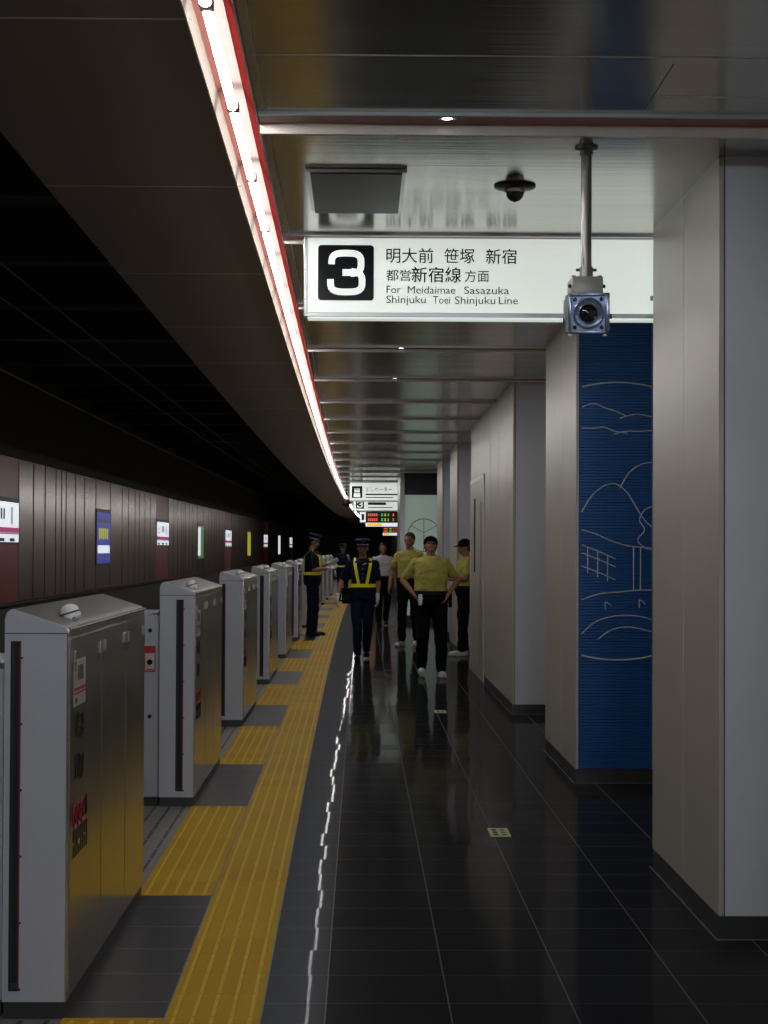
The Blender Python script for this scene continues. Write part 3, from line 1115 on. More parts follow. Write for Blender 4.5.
HC = Matrix.Translation((0, 0, zc(313))) @ Matrix.Rotation(radians(-6.5), 4, 'Z') @ Matrix.Rotation(radians(6.0), 4, 'X') @ Matrix.Translation((0, 0, -zc(313)))
hc_first = len(bpy.data.objects)
hc_before = set(bpy.data.objects)
b = MB()
b.bbox(xc(565), xc(607), -0.13, 0.22, zc(332), zc(295), 0.006, M['cam_body'])
hs = b.build('housing', None, hc, smooth=True)
b = MB()
x0, x1, z0, z1 = xc(568.5), xc(608.8), zc(333.5), zc(293.5)
yf = -0.150
b.bbox(x0, x1, yf, yf + 0.02, z0, z0 + 0.012, 0.002, M['cam_blue']); b.bbox(x0, x1, yf, yf + 0.02, z1 - 0.012, z1, 0.002, M['cam_blue'])
b.bbox(x0, x0 + 0.012, yf, yf + 0.02, z0, z1, 0.002, M['cam_blue']); b.bbox(x1 - 0.018, x1, yf, yf + 0.02, z0, z1, 0.002, M['cam_blue'])
b.box(x0 + 0.01, x1 - 0.012, yf + 0.012, yf + 0.02, z0 + 0.01, z1 - 0.01, M['cam_blue'])
for u in (x0 + 0.024, x1 - 0.030):
    for v in (z0 + 0.024, z1 - 0.024):
        b.ell((u, yf + 0.011, v), (0.008, 0.004, 0.008), M['lens'])
b.build('face_frame', None, hc, smooth=True)
mc = Matrix.Translation(((x0 + x1) / 2 - 0.002, yf + 0.012, (z0 + z1) / 2)) @ Matrix.Rotation(pi / 2, 4, 'X')
b = MB(); b.lathe([(0.060, 0.0), (0.060, 0.012), (0.054, 0.014), (0.052, 0.006), (0.040, 0.004), (0.040, 0.010), (0.034, 0.012), (0.033, 0.0)], 32, M['cam_blue'], mc); b.build('lens_ring', None, hc, smooth=True)
b = MB(); b.lathe([(0.034, 0.001), (0.030, 0.006), (0.018, 0.010), (0.0, 0.012)], 28, M['lens'], mc); b.build('lens', None, hc, smooth='all')
b = MB()
for u in (x0 + 0.004, x1 - 0.02):
    b.bbox(u - 0.006, u + 0.010, -0.135, -0.11, z0 - 0.010, z0 - 0.001, 0.002, M['frame'])
b.cone((x1, -0.05, (z0 + z1) / 2 - 0.01), 0.010, (x1 + 0.010, -0.05, (z0 + z1) / 2 - 0.01), 0.010, 10, M['dark_metal'])
b.cone((xc(565) - 0.008, -0.05, zc(320)), 0.010, (xc(565), -0.05, zc(320)), 0.010, 10, M['dark_metal'])
b.bbox(xc(563.5), xc(565.2), -0.12, -0.06, zc(318), zc(300), 0.001, M['pale_plate'])
b.build('latch', None, hc, smooth=True)
for _o in set(bpy.data.objects) - hc_before:
    _o.data.transform(HC)

# ------------------------------------------------------------------ signs further along
S3Y = 43.3


def far_sign(name, y, xl, xr, zb, zt, label, cat):
    r = empty(name, (0, y, 0))
    tag(r, label, cat)
    b = MB(); b.bbox(xl, xr, 0, 0.15, zb + 0.03, zt - 0.01, 0.004, M['sign_white']); b.build('light_panel', None, r)
    b = MB(); b.box(xl - 0.02, xl, -0.004, 0.154, zb, zt, M['frame']); b.box(xl - 0.02, xr, -0.004, 0.154, zb, zb + 0.03, M['frame'])
    b.box(xl - 0.02, xr, -0.004, 0.154, zt - 0.01, zt, M['frame']); b.build('frame', None, r)
    return r


s = F_PX / S3Y
fs_ = far_sign('lift_sign', S3Y, (350 - 361) / s, 1.25, 2.64, CEIL, 'distant white sign with black lift symbol and the word エレベーター', 'sign')
b = MB(); rounded_rect(b, -0.22, 0.03, 2.72, 3.0, 0.01, -0.004, 0.0, M['sign_black']); b.build('lift_symbol', None, fs_)
b = MB(); b.box(-0.17, -0.02, -0.006, -0.004, 2.74, 2.83, M['sign_digit'])
for q in (-0.14, -0.095, -0.05):
    b.ell((q, -0.006, 2.93), (0.014, 0.002, 0.014), M['sign_digit']); b.box(q - 0.014, q + 0.014, -0.006, -0.004, 2.85, 2.91, M['sign_digit'])
b.build('pictogram', None, fs_)
text_obj('lettering', 'エレベーター', 0.14, M['sign_black'], (0.10, -0.002, 2.87), parent=fs_, width=0.62)
b = MB(); b.box(0.1, 0.9, -0.003, -0.001, 2.79, 2.825, M['dark_metal']); b.build('small_print', None, fs_)
b = MB(); b.box(0.1, 0.75, -0.003, -0.001, 2.725, 2.745, M['dark_metal']); b.build('small_print', None, fs_)
S4Y = 55.5; s = F_PX / S4Y
fs_ = far_sign('platform_sign', S4Y, -0.22, 1.3, 2.66, CEIL, 'distant white sign with black square 3, half hidden below the lift sign', 'sign')
b = MB(); rounded_rect(b, -0.16, 0.09, 2.735, 3.0, 0.01, -0.004, 0.0, M['sign_black']); b.build('number_plate', None, fs_)
b = MB(); digit_three(b, -0.035, 2.868, 0.20, -0.006, M['sign_digit']); b.build('digit', None, fs_)
b = MB(); b.box(0.2, 0.75, -0.003, -0.001, 2.85, 2.93, M['dark_metal']); b.box(0.2, 0.95, -0.003, -0.001, 2.76, 2.785, M['dark_metal']); b.build('small_print', None, fs_)


def led_board(y, xl, xr, zb, zt, label, white_tag):
    r = empty('departure_board', (0, y, 0))
    tag(r, label, 'departure board', 'departure boards')
    b = MB(); b.bbox(xl, xr, 0, 0.2, zb, zt, 0.006, M['dark_metal']); b.build('casing', None, r)
    h_ = zt - zb
    for row in (0.25, 0.72):
        zc_ = zb + h_ * row
        for u0, u1, mm in ((0.06, 0.34, 'led_red'), (0.42, 0.50, 'led_green'), (0.51, 0.58, 'led_amber'), (0.60, 0.66, 'led_green'), (0.74, 0.80, 'led_red'), (0.88, 0.97, 'led_red')):
            b = MB()
            n = max(1, int((u1 - u0) / 0.055))
            for k in range(n):
                a = xl + (xr - xl) * (u0 + (u1 - u0) * k / n); c = xl + (xr - xl) * (u0 + (u1 - u0) * (k + 0.75) / n)
                b.box(a, c, -0.003, 0.001, zc_ + h_ * 0.07, zc_ + h_ * 0.12, M[mm]); b.box(a, c, -0.003, 0.001, zc_ - h_ * 0.11, zc_ - h_ * 0.06, M[mm])
                b.box((a + c) / 2 - 0.012, (a + c) / 2 + 0.012, -0.003, 0.001, zc_ - h_ * 0.11, zc_ + h_ * 0.12, M[mm])
            b.build('led_text', None, r)
    if white_tag:
        b = MB(); b.bbox(xl - 0.22, xl - 0.005, 0, 0.2, zb, zt, 0.004, M['sign_white']); b.build('side_panel', None, r)
        b = MB(); b.box(xl - 0.16, xl - 0.06, -0.003, 0.001, zb + 0.08, zt - 0.08, M['sign_black']); b.build('side_mark', None, r)
    b = MB(); b.bbox(xl, xr, -0.005, 0.2, zb - 0.16, zb - 0.02, 0.004, M['sign_far']); sp = b.build('lower_panel', None, r)
    b = MB(); b.box(xl + 0.05, xl + (xr - xl) * 0.45, -0.009, -0.004, zb - 0.14, zb - 0.04, M['led_amber']); b.build('amber_notice', None, r)
    for xx in (xl + 0.1, xr - 0.1):
        b = MB(); b.cone((xx, 0.1, zt - 0.01), 0.015, (xx, 0.1, CEIL), 0.015, 8, M['dark_metal']); b.build('hanger', None, r)
    return r


led_board(70, 0.18, 1.55, 2.54, 2.93, 'nearer hanging board of red and green lit train times', True)
led_board(97, 1.15, 2.0 - 0.1, 2.40, 2.68, 'farther hanging board of lit train times, lowest in view', False)

# round black hanging device of unknown use beside the cove
rb = empty('hanging_round_device', (-0.335, 42.0, CEIL))
tag(rb, 'round black device hanging at the end of the light cove', 'ceiling device')
b = MB(); b.cone((0, 0, 0), 0.012, (0, 0, -0.46), 0.012, 8, M['dark_metal']); b.build('rod', None, rb)
b = MB(); b.ell((0, 0, -0.52), (0.095, 0.07, 0.095), M['black']); b.build('round_head', None, rb, smooth='all')
b = MB()
b.cone((0, -0.03, -0.52), 0.099, (0, 0.03, -0.52), 0.099, 24, M['dark_metal']); b.build('rim', None, rb, smooth=True)

# lift shaft of lit glass
LY = 38.5
lf = empty('lift_shaft', (0, LY, 0))
tag(lf, 'pale green lit glass lift shaft with dark header at the platform centre', 'lift shaft')
s = F_PX / LY
lx = lambda px: (px - 361) / s
b = MB(); b.box(lx(404.5), lx(437.5), 0.02, 2.6, 0.15, 2.66, M['glass_lit']); b.build('glass_wall', None, lf)
b = MB()
b.bbox(lx(400), lx(404.5), -0.02, 2.62, 0, CEIL, 0.005, M['frame']); b.bbox(lx(437.5), lx(441), -0.02, 2.62, 0, CEIL, 0.005, M['clad_front'])
b.box(lx(404.5), lx(437.5), -0.01, 2.62, 0, 0.15, M['plinth'])
b.build('frame', None, lf)
b = MB(); b.box(lx(404.5), lx(437.5), -0.01, 2.62, 2.66, CEIL, M['hatch']); b.build('header', None, lf)
b = MB()
cx0, cz0, rr = lx(424), CAM_H + (550 - 536) / s, 0.34
b.sweep([(cx0 + rr * cos(radians(a)), 0.014, cz0 + rr * sin(radians(a))) for a in range(0, 361, 12)], 0.008, 6, M['dark_metal'])
b.sweep([(cx0, 0.014, cz0 - rr), (cx0, 0.014, cz0 + rr)], 0.006, 6, M['dark_metal'])
b.sweep([(cx0 - rr * .8, 0.014, cz0 + .2), (cx0, 0.014, cz0 + 0.05), (cx0 + rr * .8, 0.014, cz0 + .2)], 0.006, 6, M['dark_metal'])
b.build('line_drawing', None, lf)

# ------------------------------------------------------------------ lit signs and posters on the far wall
def wall_frame(y):          # matrix at the wall surface; local x runs along the platform, local -y faces the track
    sl = (off(y + 1) - off(y - 1)) / 2
    return Matrix.Translation((XW + 0.016 + off(y), y, 0)) @ Matrix.Rotation(pi / 2 - math.atan(sl), 4, 'Z')


sta_names = ['outside the view beside the camera', 'cut off at the left edge of view', 'between the blue poster and the green poster', 'beyond the green poster', 'beyond the yellow poster', 'last at the far end of the wall']
n = 0
for y in STA:
    if y < 0 or y > 115: continue
    r = bpy.data.objects.new('station_sign', None); COL.objects.link(r)
    r.matrix_world = wall_frame(y)
    tag(r, 'white lit station name sign with magenta stripe, ' + sta_names[n], 'sign', 'station name signs on the far wall')
    n += 1
    b = MB(); b.bbox(0.06, 2.84, -0.018, 0.0, 1.61, 2.21, 0.003, M['sign_far']); b.build('light_panel', None, r)
    b = MB(); b.bbox(0.0, 2.9, -0.02, 0.0, 1.58, 1.61, 0.002, M['hatch']); b.bbox(0.0, 2.9, -0.02, 0.0, 2.21, 2.28, 0.002, M['hatch'])
    b.bbox(0.0, 0.06, -0.02, 0.0, 1.60, 2.22, 0.002, M['hatch']); b.bbox(2.84, 2.9, -0.02, 0.0, 1.60, 2.22, 0.002, M['hatch']); b.build('frame', None, r)
    b = MB(); b.box(0.06, 2.84, -0.021, -0.0178, 1.75, 1.83, M['magenta']); b.box(0.06, 2.84, -0.021, -0.0178, 1.73, 1.745, M['sign_black']); b.build('stripe', None, r)
    for u, z_, w_, h_ in ((1.2, 1.95, 0.12, 0.16), (1.4, 1.95, 0.12, 0.16), (1.6, 1.95, 0.12, 0.16), (2.2, 1.88, 0.05, 0.26), (2.3, 1.88, 0.05, 0.26), (0.4, 1.9, 0.2, 0.05), (0.4, 2.0, 0.2, 0.05), (1.2, 1.62, 0.5, 0.05), (2.1, 1.62, 0.4, 0.05), (0.3, 1.62, 0.4, 0.05)):
        b = MB()
        k = max(1, int(w_ / 0.05))
        for q in range(k):
            b.box(u + q * w_ / k, u + (q + .7) * w_ / k, -0.021, -0.0178, z_, z_ + h_, M['hatch'])
        b.build('lettering', None, r)
pn = [('poster_blue', 'outside the view'), ('poster_blue', 'blue lit poster with yellow block on the far wall'), ('poster_green', 'narrow green lit poster on the far wall'), ('poster_yellow', 'plain yellow lit poster on the far wall'), ('sign_far', 'faint farthest lit poster on the far wall')]
n = 0
for y in POS:
    if y < 10 or y > 110: continue
    mm, lb = pn[n]; n += 1
    if n == 1: lb = 'blue lit poster outside the view at the left'
    r = bpy.data.objects.new('wall_poster', None); COL.objects.link(r)
    r.matrix_world = wall_frame(y)
    tag(r, lb, 'poster', 'lit posters on the far wall')
    b = MB(); b.bbox(0.08, 2.02, -0.016, 0.0, 1.22, 2.25, 0.004, M[mm]); b.build('light_panel', None, r)
    b = MB(); b.bbox(0.0, 2.1, -0.018, 0, 1.17, 1.22, 0.004, M['dark_metal']); b.bbox(0.0, 2.1, -0.018, 0, 2.25, 2.32, 0.004, M['dark_metal'])
    b.bbox(0.0, 0.08, -0.018, 0, 1.2, 2.28, 0.004, M['dark_metal']); b.bbox(2.02, 2.1, -0.018, 0, 1.2, 2.28, 0.004, M['dark_metal']); b.build('frame', None, r)
    if mm == 'poster_blue':
        b = MB()
        for q in range(5): b.box(0.35 + q * .28, 0.56 + q * .28, -0.019, -0.0158, 1.70 + .02 * (q % 2), 1.93, M['poster_yellow'])
        b.build('yellow_block', None, r)
        b = MB(); b.box(0.2, 1.9, -0.019, -0.0158, 1.42, 1.58, M['sign_far']); b.box(0.4, 1.6, -0.019, -0.0158, 2.02, 2.12, M['white_line']); b.box(0.2, 1.9, -0.019, -0.0158, 1.31, 1.34, M['white_line']); b.build('white_block', None, r)
    elif mm == 'poster_green':
        b = MB(); b.box(0.1, 0.9, -0.019, -0.0158, 1.3, 2.2, M['sign_far']); b.build('pale_block', None, r)

# ------------------------------------------------------------------ platform gate housings
def make_gate(kind):
    r = empty('platform_gate', (0, 0, 0))
    W = 0.206
    hp_ = [(-W, 0.055), (-W, 1.295), (-W + 0.006, 1.318), (-W + 0.022, 1.329), (-0.022, 1.277), (-0.007, 1.270), (0.0, 1.255), (0.0, 0.055)]
    b = MB()
    # housing: the mantle (side walls and top), then a front with cool light in its colour
    n = len(hp_)
    vs = [(x, 0.012, z) for x, z in hp_] + [(x, GL, z) for x, z in hp_]
    fs, ms = [], []
    for i in range(n):
        j = (i + 1) % n
        fs.append((i, j, n + j, n + i))
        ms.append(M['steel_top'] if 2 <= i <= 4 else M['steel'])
    for f, mm in zip(fs, ms):
        b.add([vs[k] for k in f], [(0, 1, 2, 3)], mm)
    b.add(vs[n:], [tuple(range(n))], M['front_lit_steel'])
    b.build('housing', None, r)
    b = MB()
    fp = [(x, z) for x, z in hp_]
    vs = [(x, 0.0, z) for x, z in fp] + [(x, 0.012, z) for x, z in fp]
    b.add(vs, [tuple(range(n)), tuple(range(2 * n - 1, n - 1, -1))] + [(i, (i + 1) % n, n + (i + 1) % n, n + i) for i in range(n)], M['front_lit_steel'])
    b.box(-W + 0.001, -0.001, -0.0008, 0.0, 1.2485, 1.2515, M['dark_metal'])
    b.box(-0.004, 0.0006, -0.0008, 0.03, 0.055, 1.25, M['bright_steel'])
    fpn = b.build('front_panel', None, r)
    for k in range(6):
        b = MB(); zz = 1.17 - k * 0.215
        sxx = -0.150 if kind == 'A' else -0.060
        b.cone((sxx, -0.003, zz), 0.004, (sxx, 0.0, zz), 0.0045, 8, M['dark_metal']); b.build('screw', None, fpn)
    sl = (-0.186, -0.152) if kind == 'A' else (-0.105, -0.062)
    if kind == 'B':
        sl = (-0.108, -0.064)
    b = MB()
    b.box(sl[0], sl[1], -0.002, 0.0, 0.09, 1.225, M['black'])
    b.box(sl[0] + 0.006, sl[0] + 0.010, -0.004, -0.001, 0.09, 1.225, M['dark_metal'])
    b.box(sl[1] - 0.004, sl[1] - 0.001, -0.004, -0.001, 0.10, 1.22, M['red_print'])
    b.box(sl[0] + 0.004, sl[1] - 0.006, -0.004, -0.001, 0.10, 0.115, M['hatch'])
    b.build('door_slot', None, r)
    b = MB(); b.box(-W + 0.004, -0.004, 0.004, GL - 0.004, 0.0, 0.055, M['plinth'])
    b.build('plinth', None, r)
    b = MB(); b.sweep([(0.0005, 0.013, 1.262), (0.0005, GL, 1.262)], 0.0065, 8, M['bright_steel']); b.build('edge_highlight', None, r, smooth=True)  # bright bead drawn along the rounded ridge as its highlight
    ys = [0.012, 0.77, 1.46, GL - 0.006]
    for k in range(3):
        a, c = ys[k] + (0.006 if k else 0.02), ys[k + 1] - 0.006
        b = MB(); b.bbox(-0.002, 0.004, a, c, 0.075, 1.232, 0.0015, M['steel'])
        ap = b.build('access_panel', None, r)
        for yy in ((a + 0.07, c - 0.05)):
            b = MB(); b.bbox(0.003, 0.010, yy - 0.010, yy + 0.010, 1.145, 1.19, 0.003, M['bright_steel']); b.box(0.0095, 0.0115, yy - 0.004, yy + 0.004, 1.12, 1.15, M['dark_metal']); b.build('latch', None, ap)
    # gaps between access panels catch the light
    b = MB()
    for k in (1, 2):
        b.box(0.0, 0.0022, ys[k] - 0.006, ys[k] + 0.006, 0.075, 1.232, M['bright_steel'])
    b.box(0.0, 0.0015, 0.02, GL - 0.01, 1.233, 1.238, M['bright_steel'])
    b.build('panel_joint', None, r)
    # signal lamp on top
    tm = Matrix.Translation((-0.045, 0.36, 1.283)) @ Matrix.Rotation(-0.30, 4, 'Y')
    b = MB(); b.lathe([(0.0, 0.0), (0.034, 0.0), (0.034, 0.006), (0.0, 0.006)], 20, M['frame'], tm)
    lm = b.build('signal_lamp', None, r, smooth=True)
    b = MB(); b.lathe([(0.036, 0.006), (0.036, 0.022), (0.031, 0.040), (0.018, 0.051), (0.0, 0.055)], 20, M['lamp_white'], tm); b.build('dome', None, lm, smooth='all')
    b = MB(); b.lathe([(0.036, 0.020), (0.0375, 0.021), (0.0375, 0.025), (0.0350, 0.026)], 20, M['dark_metal'], tm); b.build('band', None, lm, smooth=True)
    b = MB(); b.bbox(-0.035, -0.018, 0.30, 0.325, 1.278, 1.292, 0.003, M['bright_steel']); b.build('screw_cap', None, lm)
    # notices on the side, facing the platform
    xs = 0.0048
    b = MB(); b.box(0.0035, xs, 0.10, 0.36, 1.00, 1.155, M['pale_plate']); nt_ = b.build('notice', None, r)
    b = MB(); b.box(xs, xs + 0.0006, 0.105, 0.355, 1.052, 1.062, M['red_plate']); b.box(xs, xs + 0.0006, 0.105, 0.355, 1.040, 1.046, M['red_plate'])
    for q in range(4):
        b.box(xs, xs + 0.0006, 0.19 + 0.03 * q, 0.21 + 0.03 * q, 1.085, 1.135, M['hatch'])
    b.box(xs, xs + 0.0006, 0.13, 0.17, 1.010, 1.028, M['hatch']); b.build('notice_print', None, nt_)
    for zz, num in ((0.92, '8'), (0.78, '10')):
        text_obj('car_number', num, 0.115, M['dark_print'], (0.0045, 0.15, zz - 0.02), (pi / 2, 0, pi / 2), r, width=0.07 if num == '8' else 0.10)
        text_obj('car_lettering', '号車', 0.045, M['dark_print'], (0.0045, 0.255, zz + 0.01), (pi / 2, 0, pi / 2), r, width=0.075)
        text_obj('car_lettering', 'ドア', 0.045, M['dark_print'], (0.0045, 0.255, zz - 0.03), (pi / 2, 0, pi / 2), r, width=0.075)
    for q in range(3):
        b = MB(); cyy, czz, rr = 0.14 + 0.085 * q, 0.635, 0.034
        b.sweep([(0.0048, cyy + rr * cos(a * pi / 10), czz + rr * 1.1 * sin(a * pi / 10)) for a in range(21)], 0.0032, 5, M['red_print'])
        b.sweep([(0.0048, cyy - rr * .7, czz + rr * .75), (0.0048, cyy + rr * .7, czz - rr * .75)], 0.003, 5, M['red_print'])
        b.ell((0.0045, cyy, czz + 0.012), (0.0012, 0.008, 0.008), M['dark_print']); b.box(0.004, 0.0055, cyy - 0.009, cyy + 0.009, czz - 0.018, czz + 0.006, M['dark_print'])
        b.build('warning_mark', None, r)
    b = MB(); b.ell((0.0045, 0.395, 0.655), (0.0012, 0.02, 0.022), M['dark_print']); b.box(0.004, 0.0055, 0.38, 0.41, 0.61, 0.64, M['dark_print']); b.build('hand_mark', None, r)
    b = MB()
    for q in range(8):
        yy = 0.11 + 0.042 * q
        b.box(0.004, 0.0052, yy, yy + 0.012, 0.57 - 0.018 * (q % 3) - 0.02, 0.59, M['dark_print'])
        b.box(0.004, 0.0052, yy, yy + 0.012, 0.50, 0.54 - 0.01 * (q % 2), M['dark_print'])
    b.build('small_print', None, r)
    # lower sensor cabinet on the track side
    b = MB(); b.bbox(-0.47, -W - 0.006, 0.03, 0.9, 0.05, 1.135, 0.008, M['front_lit_steel']); b.box(-0.46, -W - 0.01, 0.04, 0.89, 0.0, 0.05, M['plinth'])
    sb = b.build('sensor_cabinet', None, r)
    b = MB(); b.box(-0.300, -0.232, 0.026, 0.031, 0.795, 0.948, M['red_plate']); sp = b.build('sensor_plate', None, sb)
    b = MB(); b.box(-0.294, -0.238, 0.0245, 0.027, 0.802, 0.905, M['pale_plate']); b.box(-0.29, -0.242, 0.0235, 0.025, 0.806, 0.812, M['red_plate']); b.build('sensor_label', None, sb)
    b = MB(); b.cone((-0.266, 0.016, 0.852), 0.016, (-0.266, 0.027, 0.852), 0.018, 16, M['lens']); b.build('sensor_eye', None, sb, smooth=True)
    for zz in (1.04, 0.53):
        b = MB(); b.cone((-0.266, 0.022, zz), 0.012, (-0.266, 0.031, zz), 0.013, 14, M['black']); b.build('sensor_hole', None, sb, smooth=True)
    return r


gA, gB = make_gate('A'), make_gate('B')
ords = ['nearest', 'second', 'third', 'fourth', 'fifth', 'sixth', 'seventh', 'eighth', 'ninth', 'tenth', 'eleventh', 'twelfth', 'thirteenth']
NG = 12
for k in range(NG):
    y = 6.05 + 4.95 * k
    if k == 0: o = gA
    elif k == 1: o = gB
    else: o = copy_tree(gA if k % 2 == 0 else gB)
    o.location = (-0.945 + off(y), y, 0)
    if k == 0:
        lb = 'nearest and tallest looking stainless platform gate housing, at the left edge'
    else:
        lb = 'stainless platform gate housing, %s from the camera along the edge' % ords[k]
    tag(o, lb, 'platform gate', 'platform gate housings along the edge')

# floor markers
for k, (x, y) in enumerate(((0.754, 10.02), (0.755, 17.45))):
    fm = empty('floor_marker', (x, y, 0.0))
    tag(fm, ('pale green square marker on the dark floor by the blue fronted pillar', 'pale green marker on the dark floor in front of the walking people')[k], 'floor marker')
    b = MB(); b.bbox(-0.055, 0.055, -0.15, 0.15, 0.0, 0.003, 0.001, M['marker']); b.build('plate', None, fm)
    b = MB()
    for q in range(3):
        b.box(-0.035, -0.012, -0.11 + 0.08 * q, -0.06 + 0.08 * q, 0.003, 0.0036, M['dark_print'])
        b.box(0.010, 0.032, -0.10 + 0.08 * q, -0.07 + 0.08 * q, 0.003, 0.0036, M['dark_print'])
    b.build('printed_mark', None, fm)


# ------------------------------------------------------------------ people
def remesh(o, voxel, smooth_it=2, jitter=0.0, jf=7.0, seed=0):
    md = o.modifiers.new('r', 'REMESH')
    md.mode = 'VOXEL'
    md.voxel_size = voxel
    if smooth_it:
        s_ = o.modifiers.new('s', 'SMOOTH')
        s_.factor = 0.5
        s_.iterations = smooth_it
    dg = bpy.context.evaluated_depsgraph_get()
    me = bpy.data.meshes.new_from_object(o.evaluated_get(dg))
    o.modifiers.clear()
    if jitter:
        for v in me.vertices:
            p = Vector((v.co.x * jf, v.co.y * jf, v.co.z * jf * 1.4 + seed))
            v.co += v.normal * (noise.noise(p) * jitter + noise.noise(p * 2.3) * jitter * 0.5)
    me.polygons.foreach_set('use_smooth', [True] * len(me.polygons))
    me.update()
    old = o.data
    o.data = me
    bpy.data.meshes.remove(old)
    return o


NEUT = dict(
    pelvis=(0, 0, 0.94), chest=(0, 0, 1.28), neck=(0, 0.015, 1.45), head=(0, -0.005, 1.592),
    shL=(-0.174, 0.01, 1.372), shR=(0.174, 0.01, 1.372), elL=(-0.235, 0.03, 1.12), elR=(0.235, 0.03, 1.12),
    wrL=(-0.25, -0.05, 0.88), wrR=(0.25, -0.05, 0.88), hdL=(-0.02, -0.25, -1), hdR=(0.02, -0.25, -1),
    hipL=(-0.09, 0, 0.92), hipR=(0.09, 0, 0.92), knL=(-0.10, -0.02, 0.50), knR=(0.10, -0.02, 0.50),
    anL=(-0.10, 0.02, 0.09), anR=(0.10, 0.02, 0.09), ftL=0.0, ftR=0.0)


def torso_rings(g, infl=0.0, zlo=0.86, zhi=1.44):
    """g = girth factor"""
    base = [(0.86, 0.150, 0.105), (0.94, 0.168, 0.118), (1.02, 0.160 , 0.112), (1.10, 0.152, 0.110), (1.20, 0.158, 0.116),
            (1.30, 0.168, 0.118), (1.375, 0.160, 0.104), (1.41, 0.128, 0.086), (1.436, 0.092, 0.070), (1.45, 0.068, 0.060)]
    out = []
    for z, rx, ry in base:
        if zlo - 1e-4 <= z <= zhi + 1e-4:
            gg = 1 + (g - 1) * (1.0 if z < 1.25 else 0.5)
            out.append((0, 0.005, z, rx * gg + infl, ry * (1 + (g - 1) * (1.5 if 0.9 < z < 1.25 else 0.8)) + infl))
    return out


def ring_at(rs, z):
    for a, b in zip(rs, rs[1:]):
        if a[2] <= z <= b[2]:
            t = (z - a[2]) / (b[2] - a[2])
            return tuple(p + (q - p) * t for p, q in zip(a, b))
    return rs[0] if z < rs[0][2] else rs[-1]


def surf(rs, x, z, e, front=-1, power=2.3):
    c = ring_at(rs, z)
    rx, ry = c[3] + e, c[4] + e
    u = min(0.985, abs(x) / rx)
    return Vector((x, c[1] + front * ry * (1 - u ** power) ** (1 / power), z))


def add_hand(b, w, d, side, e=0.0, curl=0.35):
    """five fingers from a wrist w along d; side = +1 / -1 where the thumb sits"""
    d = Vector(d).normalized()
    fwd = Vector((0, -1, 0))
    up = (fwd - d * fwd.dot(d))
    if up.length < 0.2:
        up = Vector((0, 0, 1)) - d * d.z
    up.normalize()                 # spread direction (thumb side)
    nrm = d.cross(up).normalized() * side    # palm normal (towards the body)
    w = Vector(w)
    b.tcap(w, 0.024 + e, w + d * 0.03, 0.024 + e)
    for k, (s_, L, r) in enumerate(((0.030, 0.066, 0.0085), (0.010, 0.074, 0.009), (-0.010, 0.070, 0.0087), (-0.030, 0.056, 0.0078))):
        p0 = w + d * 0.015 + up * s_ * 0.5
        p1 = w + d * 0.088 + up * s_
        b.tcap(p0, 0.014 + e, p1, 0.0125 + e, 8)
        d2 = (d + nrm * curl).normalized(); d3 = (d + nrm * curl * 2.6).normalized()
        p2 = p1 + d2 * L * 0.5; p3 = p2 + d3 * L * 0.45
        b.tcap(p1, r + 0.001 + e, p2, r + e, 8)
        b.tcap(p2, r + e, p3, r * 0.85 + e, 8)
    t0_ = w + d * 0.025 + up * 0.018
    t1_ = t0_ + (d * 0.6 + up * 0.75 + nrm * 0.2).normalized() * 0.045
    t2_ = t1_ + (d * 0.9 + up * 0.25 + nrm * 0.3).normalized() * 0.032
    b.tcap(t0_, 0.014 + e, t1_, 0.011 + e, 8)
    b.tcap(t1_, 0.011 + e, t2_, 0.009 + e, 8)


def band(b, pts_a, pts_b, th, mt):
    """strip between two polylines, given thickness along its normal"""
    n = len(pts_a)
    vs, fs = [], []
    for i in range(n):
        a, c = pts_a[i], pts_b[i]
        t = (pts_a[min(i + 1, n - 1)] - pts_a[max(i - 1, 0)])
        nm = t.cross(c - a).normalized()
        if nm.y > 0 and abs(nm.y) > abs(nm.x): nm = -nm
        vs += [a, c, c + nm * th, a + nm * th]
    for i in range(n - 1):
        for k in range(4):
            fs.append((4 * i + k, 4 * i + (k + 1) % 4, 4 * i + 4 + (k + 1) % 4, 4 * i + 4 + k))
    fs += [(0, 1, 2, 3), (4 * n - 4, 4 * n - 3, 4 * n - 2, 4 * n - 1)]
    b.add(vs, fs, mt)


def belt_ring(rs, z0, z1, e, mt, th=0.004, n=40, power=2.3):
    b = MB()
    vs, fs = [], []
    for z in (z0, z1):
        c = ring_at(rs, z)
        for ee in (e, e + th):
            for i in range(n):
                a = 2 * pi * i / n
                ca, sa = cos(a), sin(a)
                vs.append((c[0] + (c[3] + ee) * math.copysign(abs(ca) ** (2 / power), ca), c[1] + (c[4] + ee) * math.copysign(abs(sa) ** (2 / power), sa), z))
    for i in range(n):
        j = (i + 1) % n
        A, B, C_, D = 0, n, 2 * n, 3 * n
        fs += [(A + i, A + j, C_ + j, C_ + i), (B + i, B + j, D + j, D + i), (A + i, A + j, B + j, B + i), (C_ + i, C_ + j, D + j, D + i)]
    b.add(vs, fs, mt)
    return b


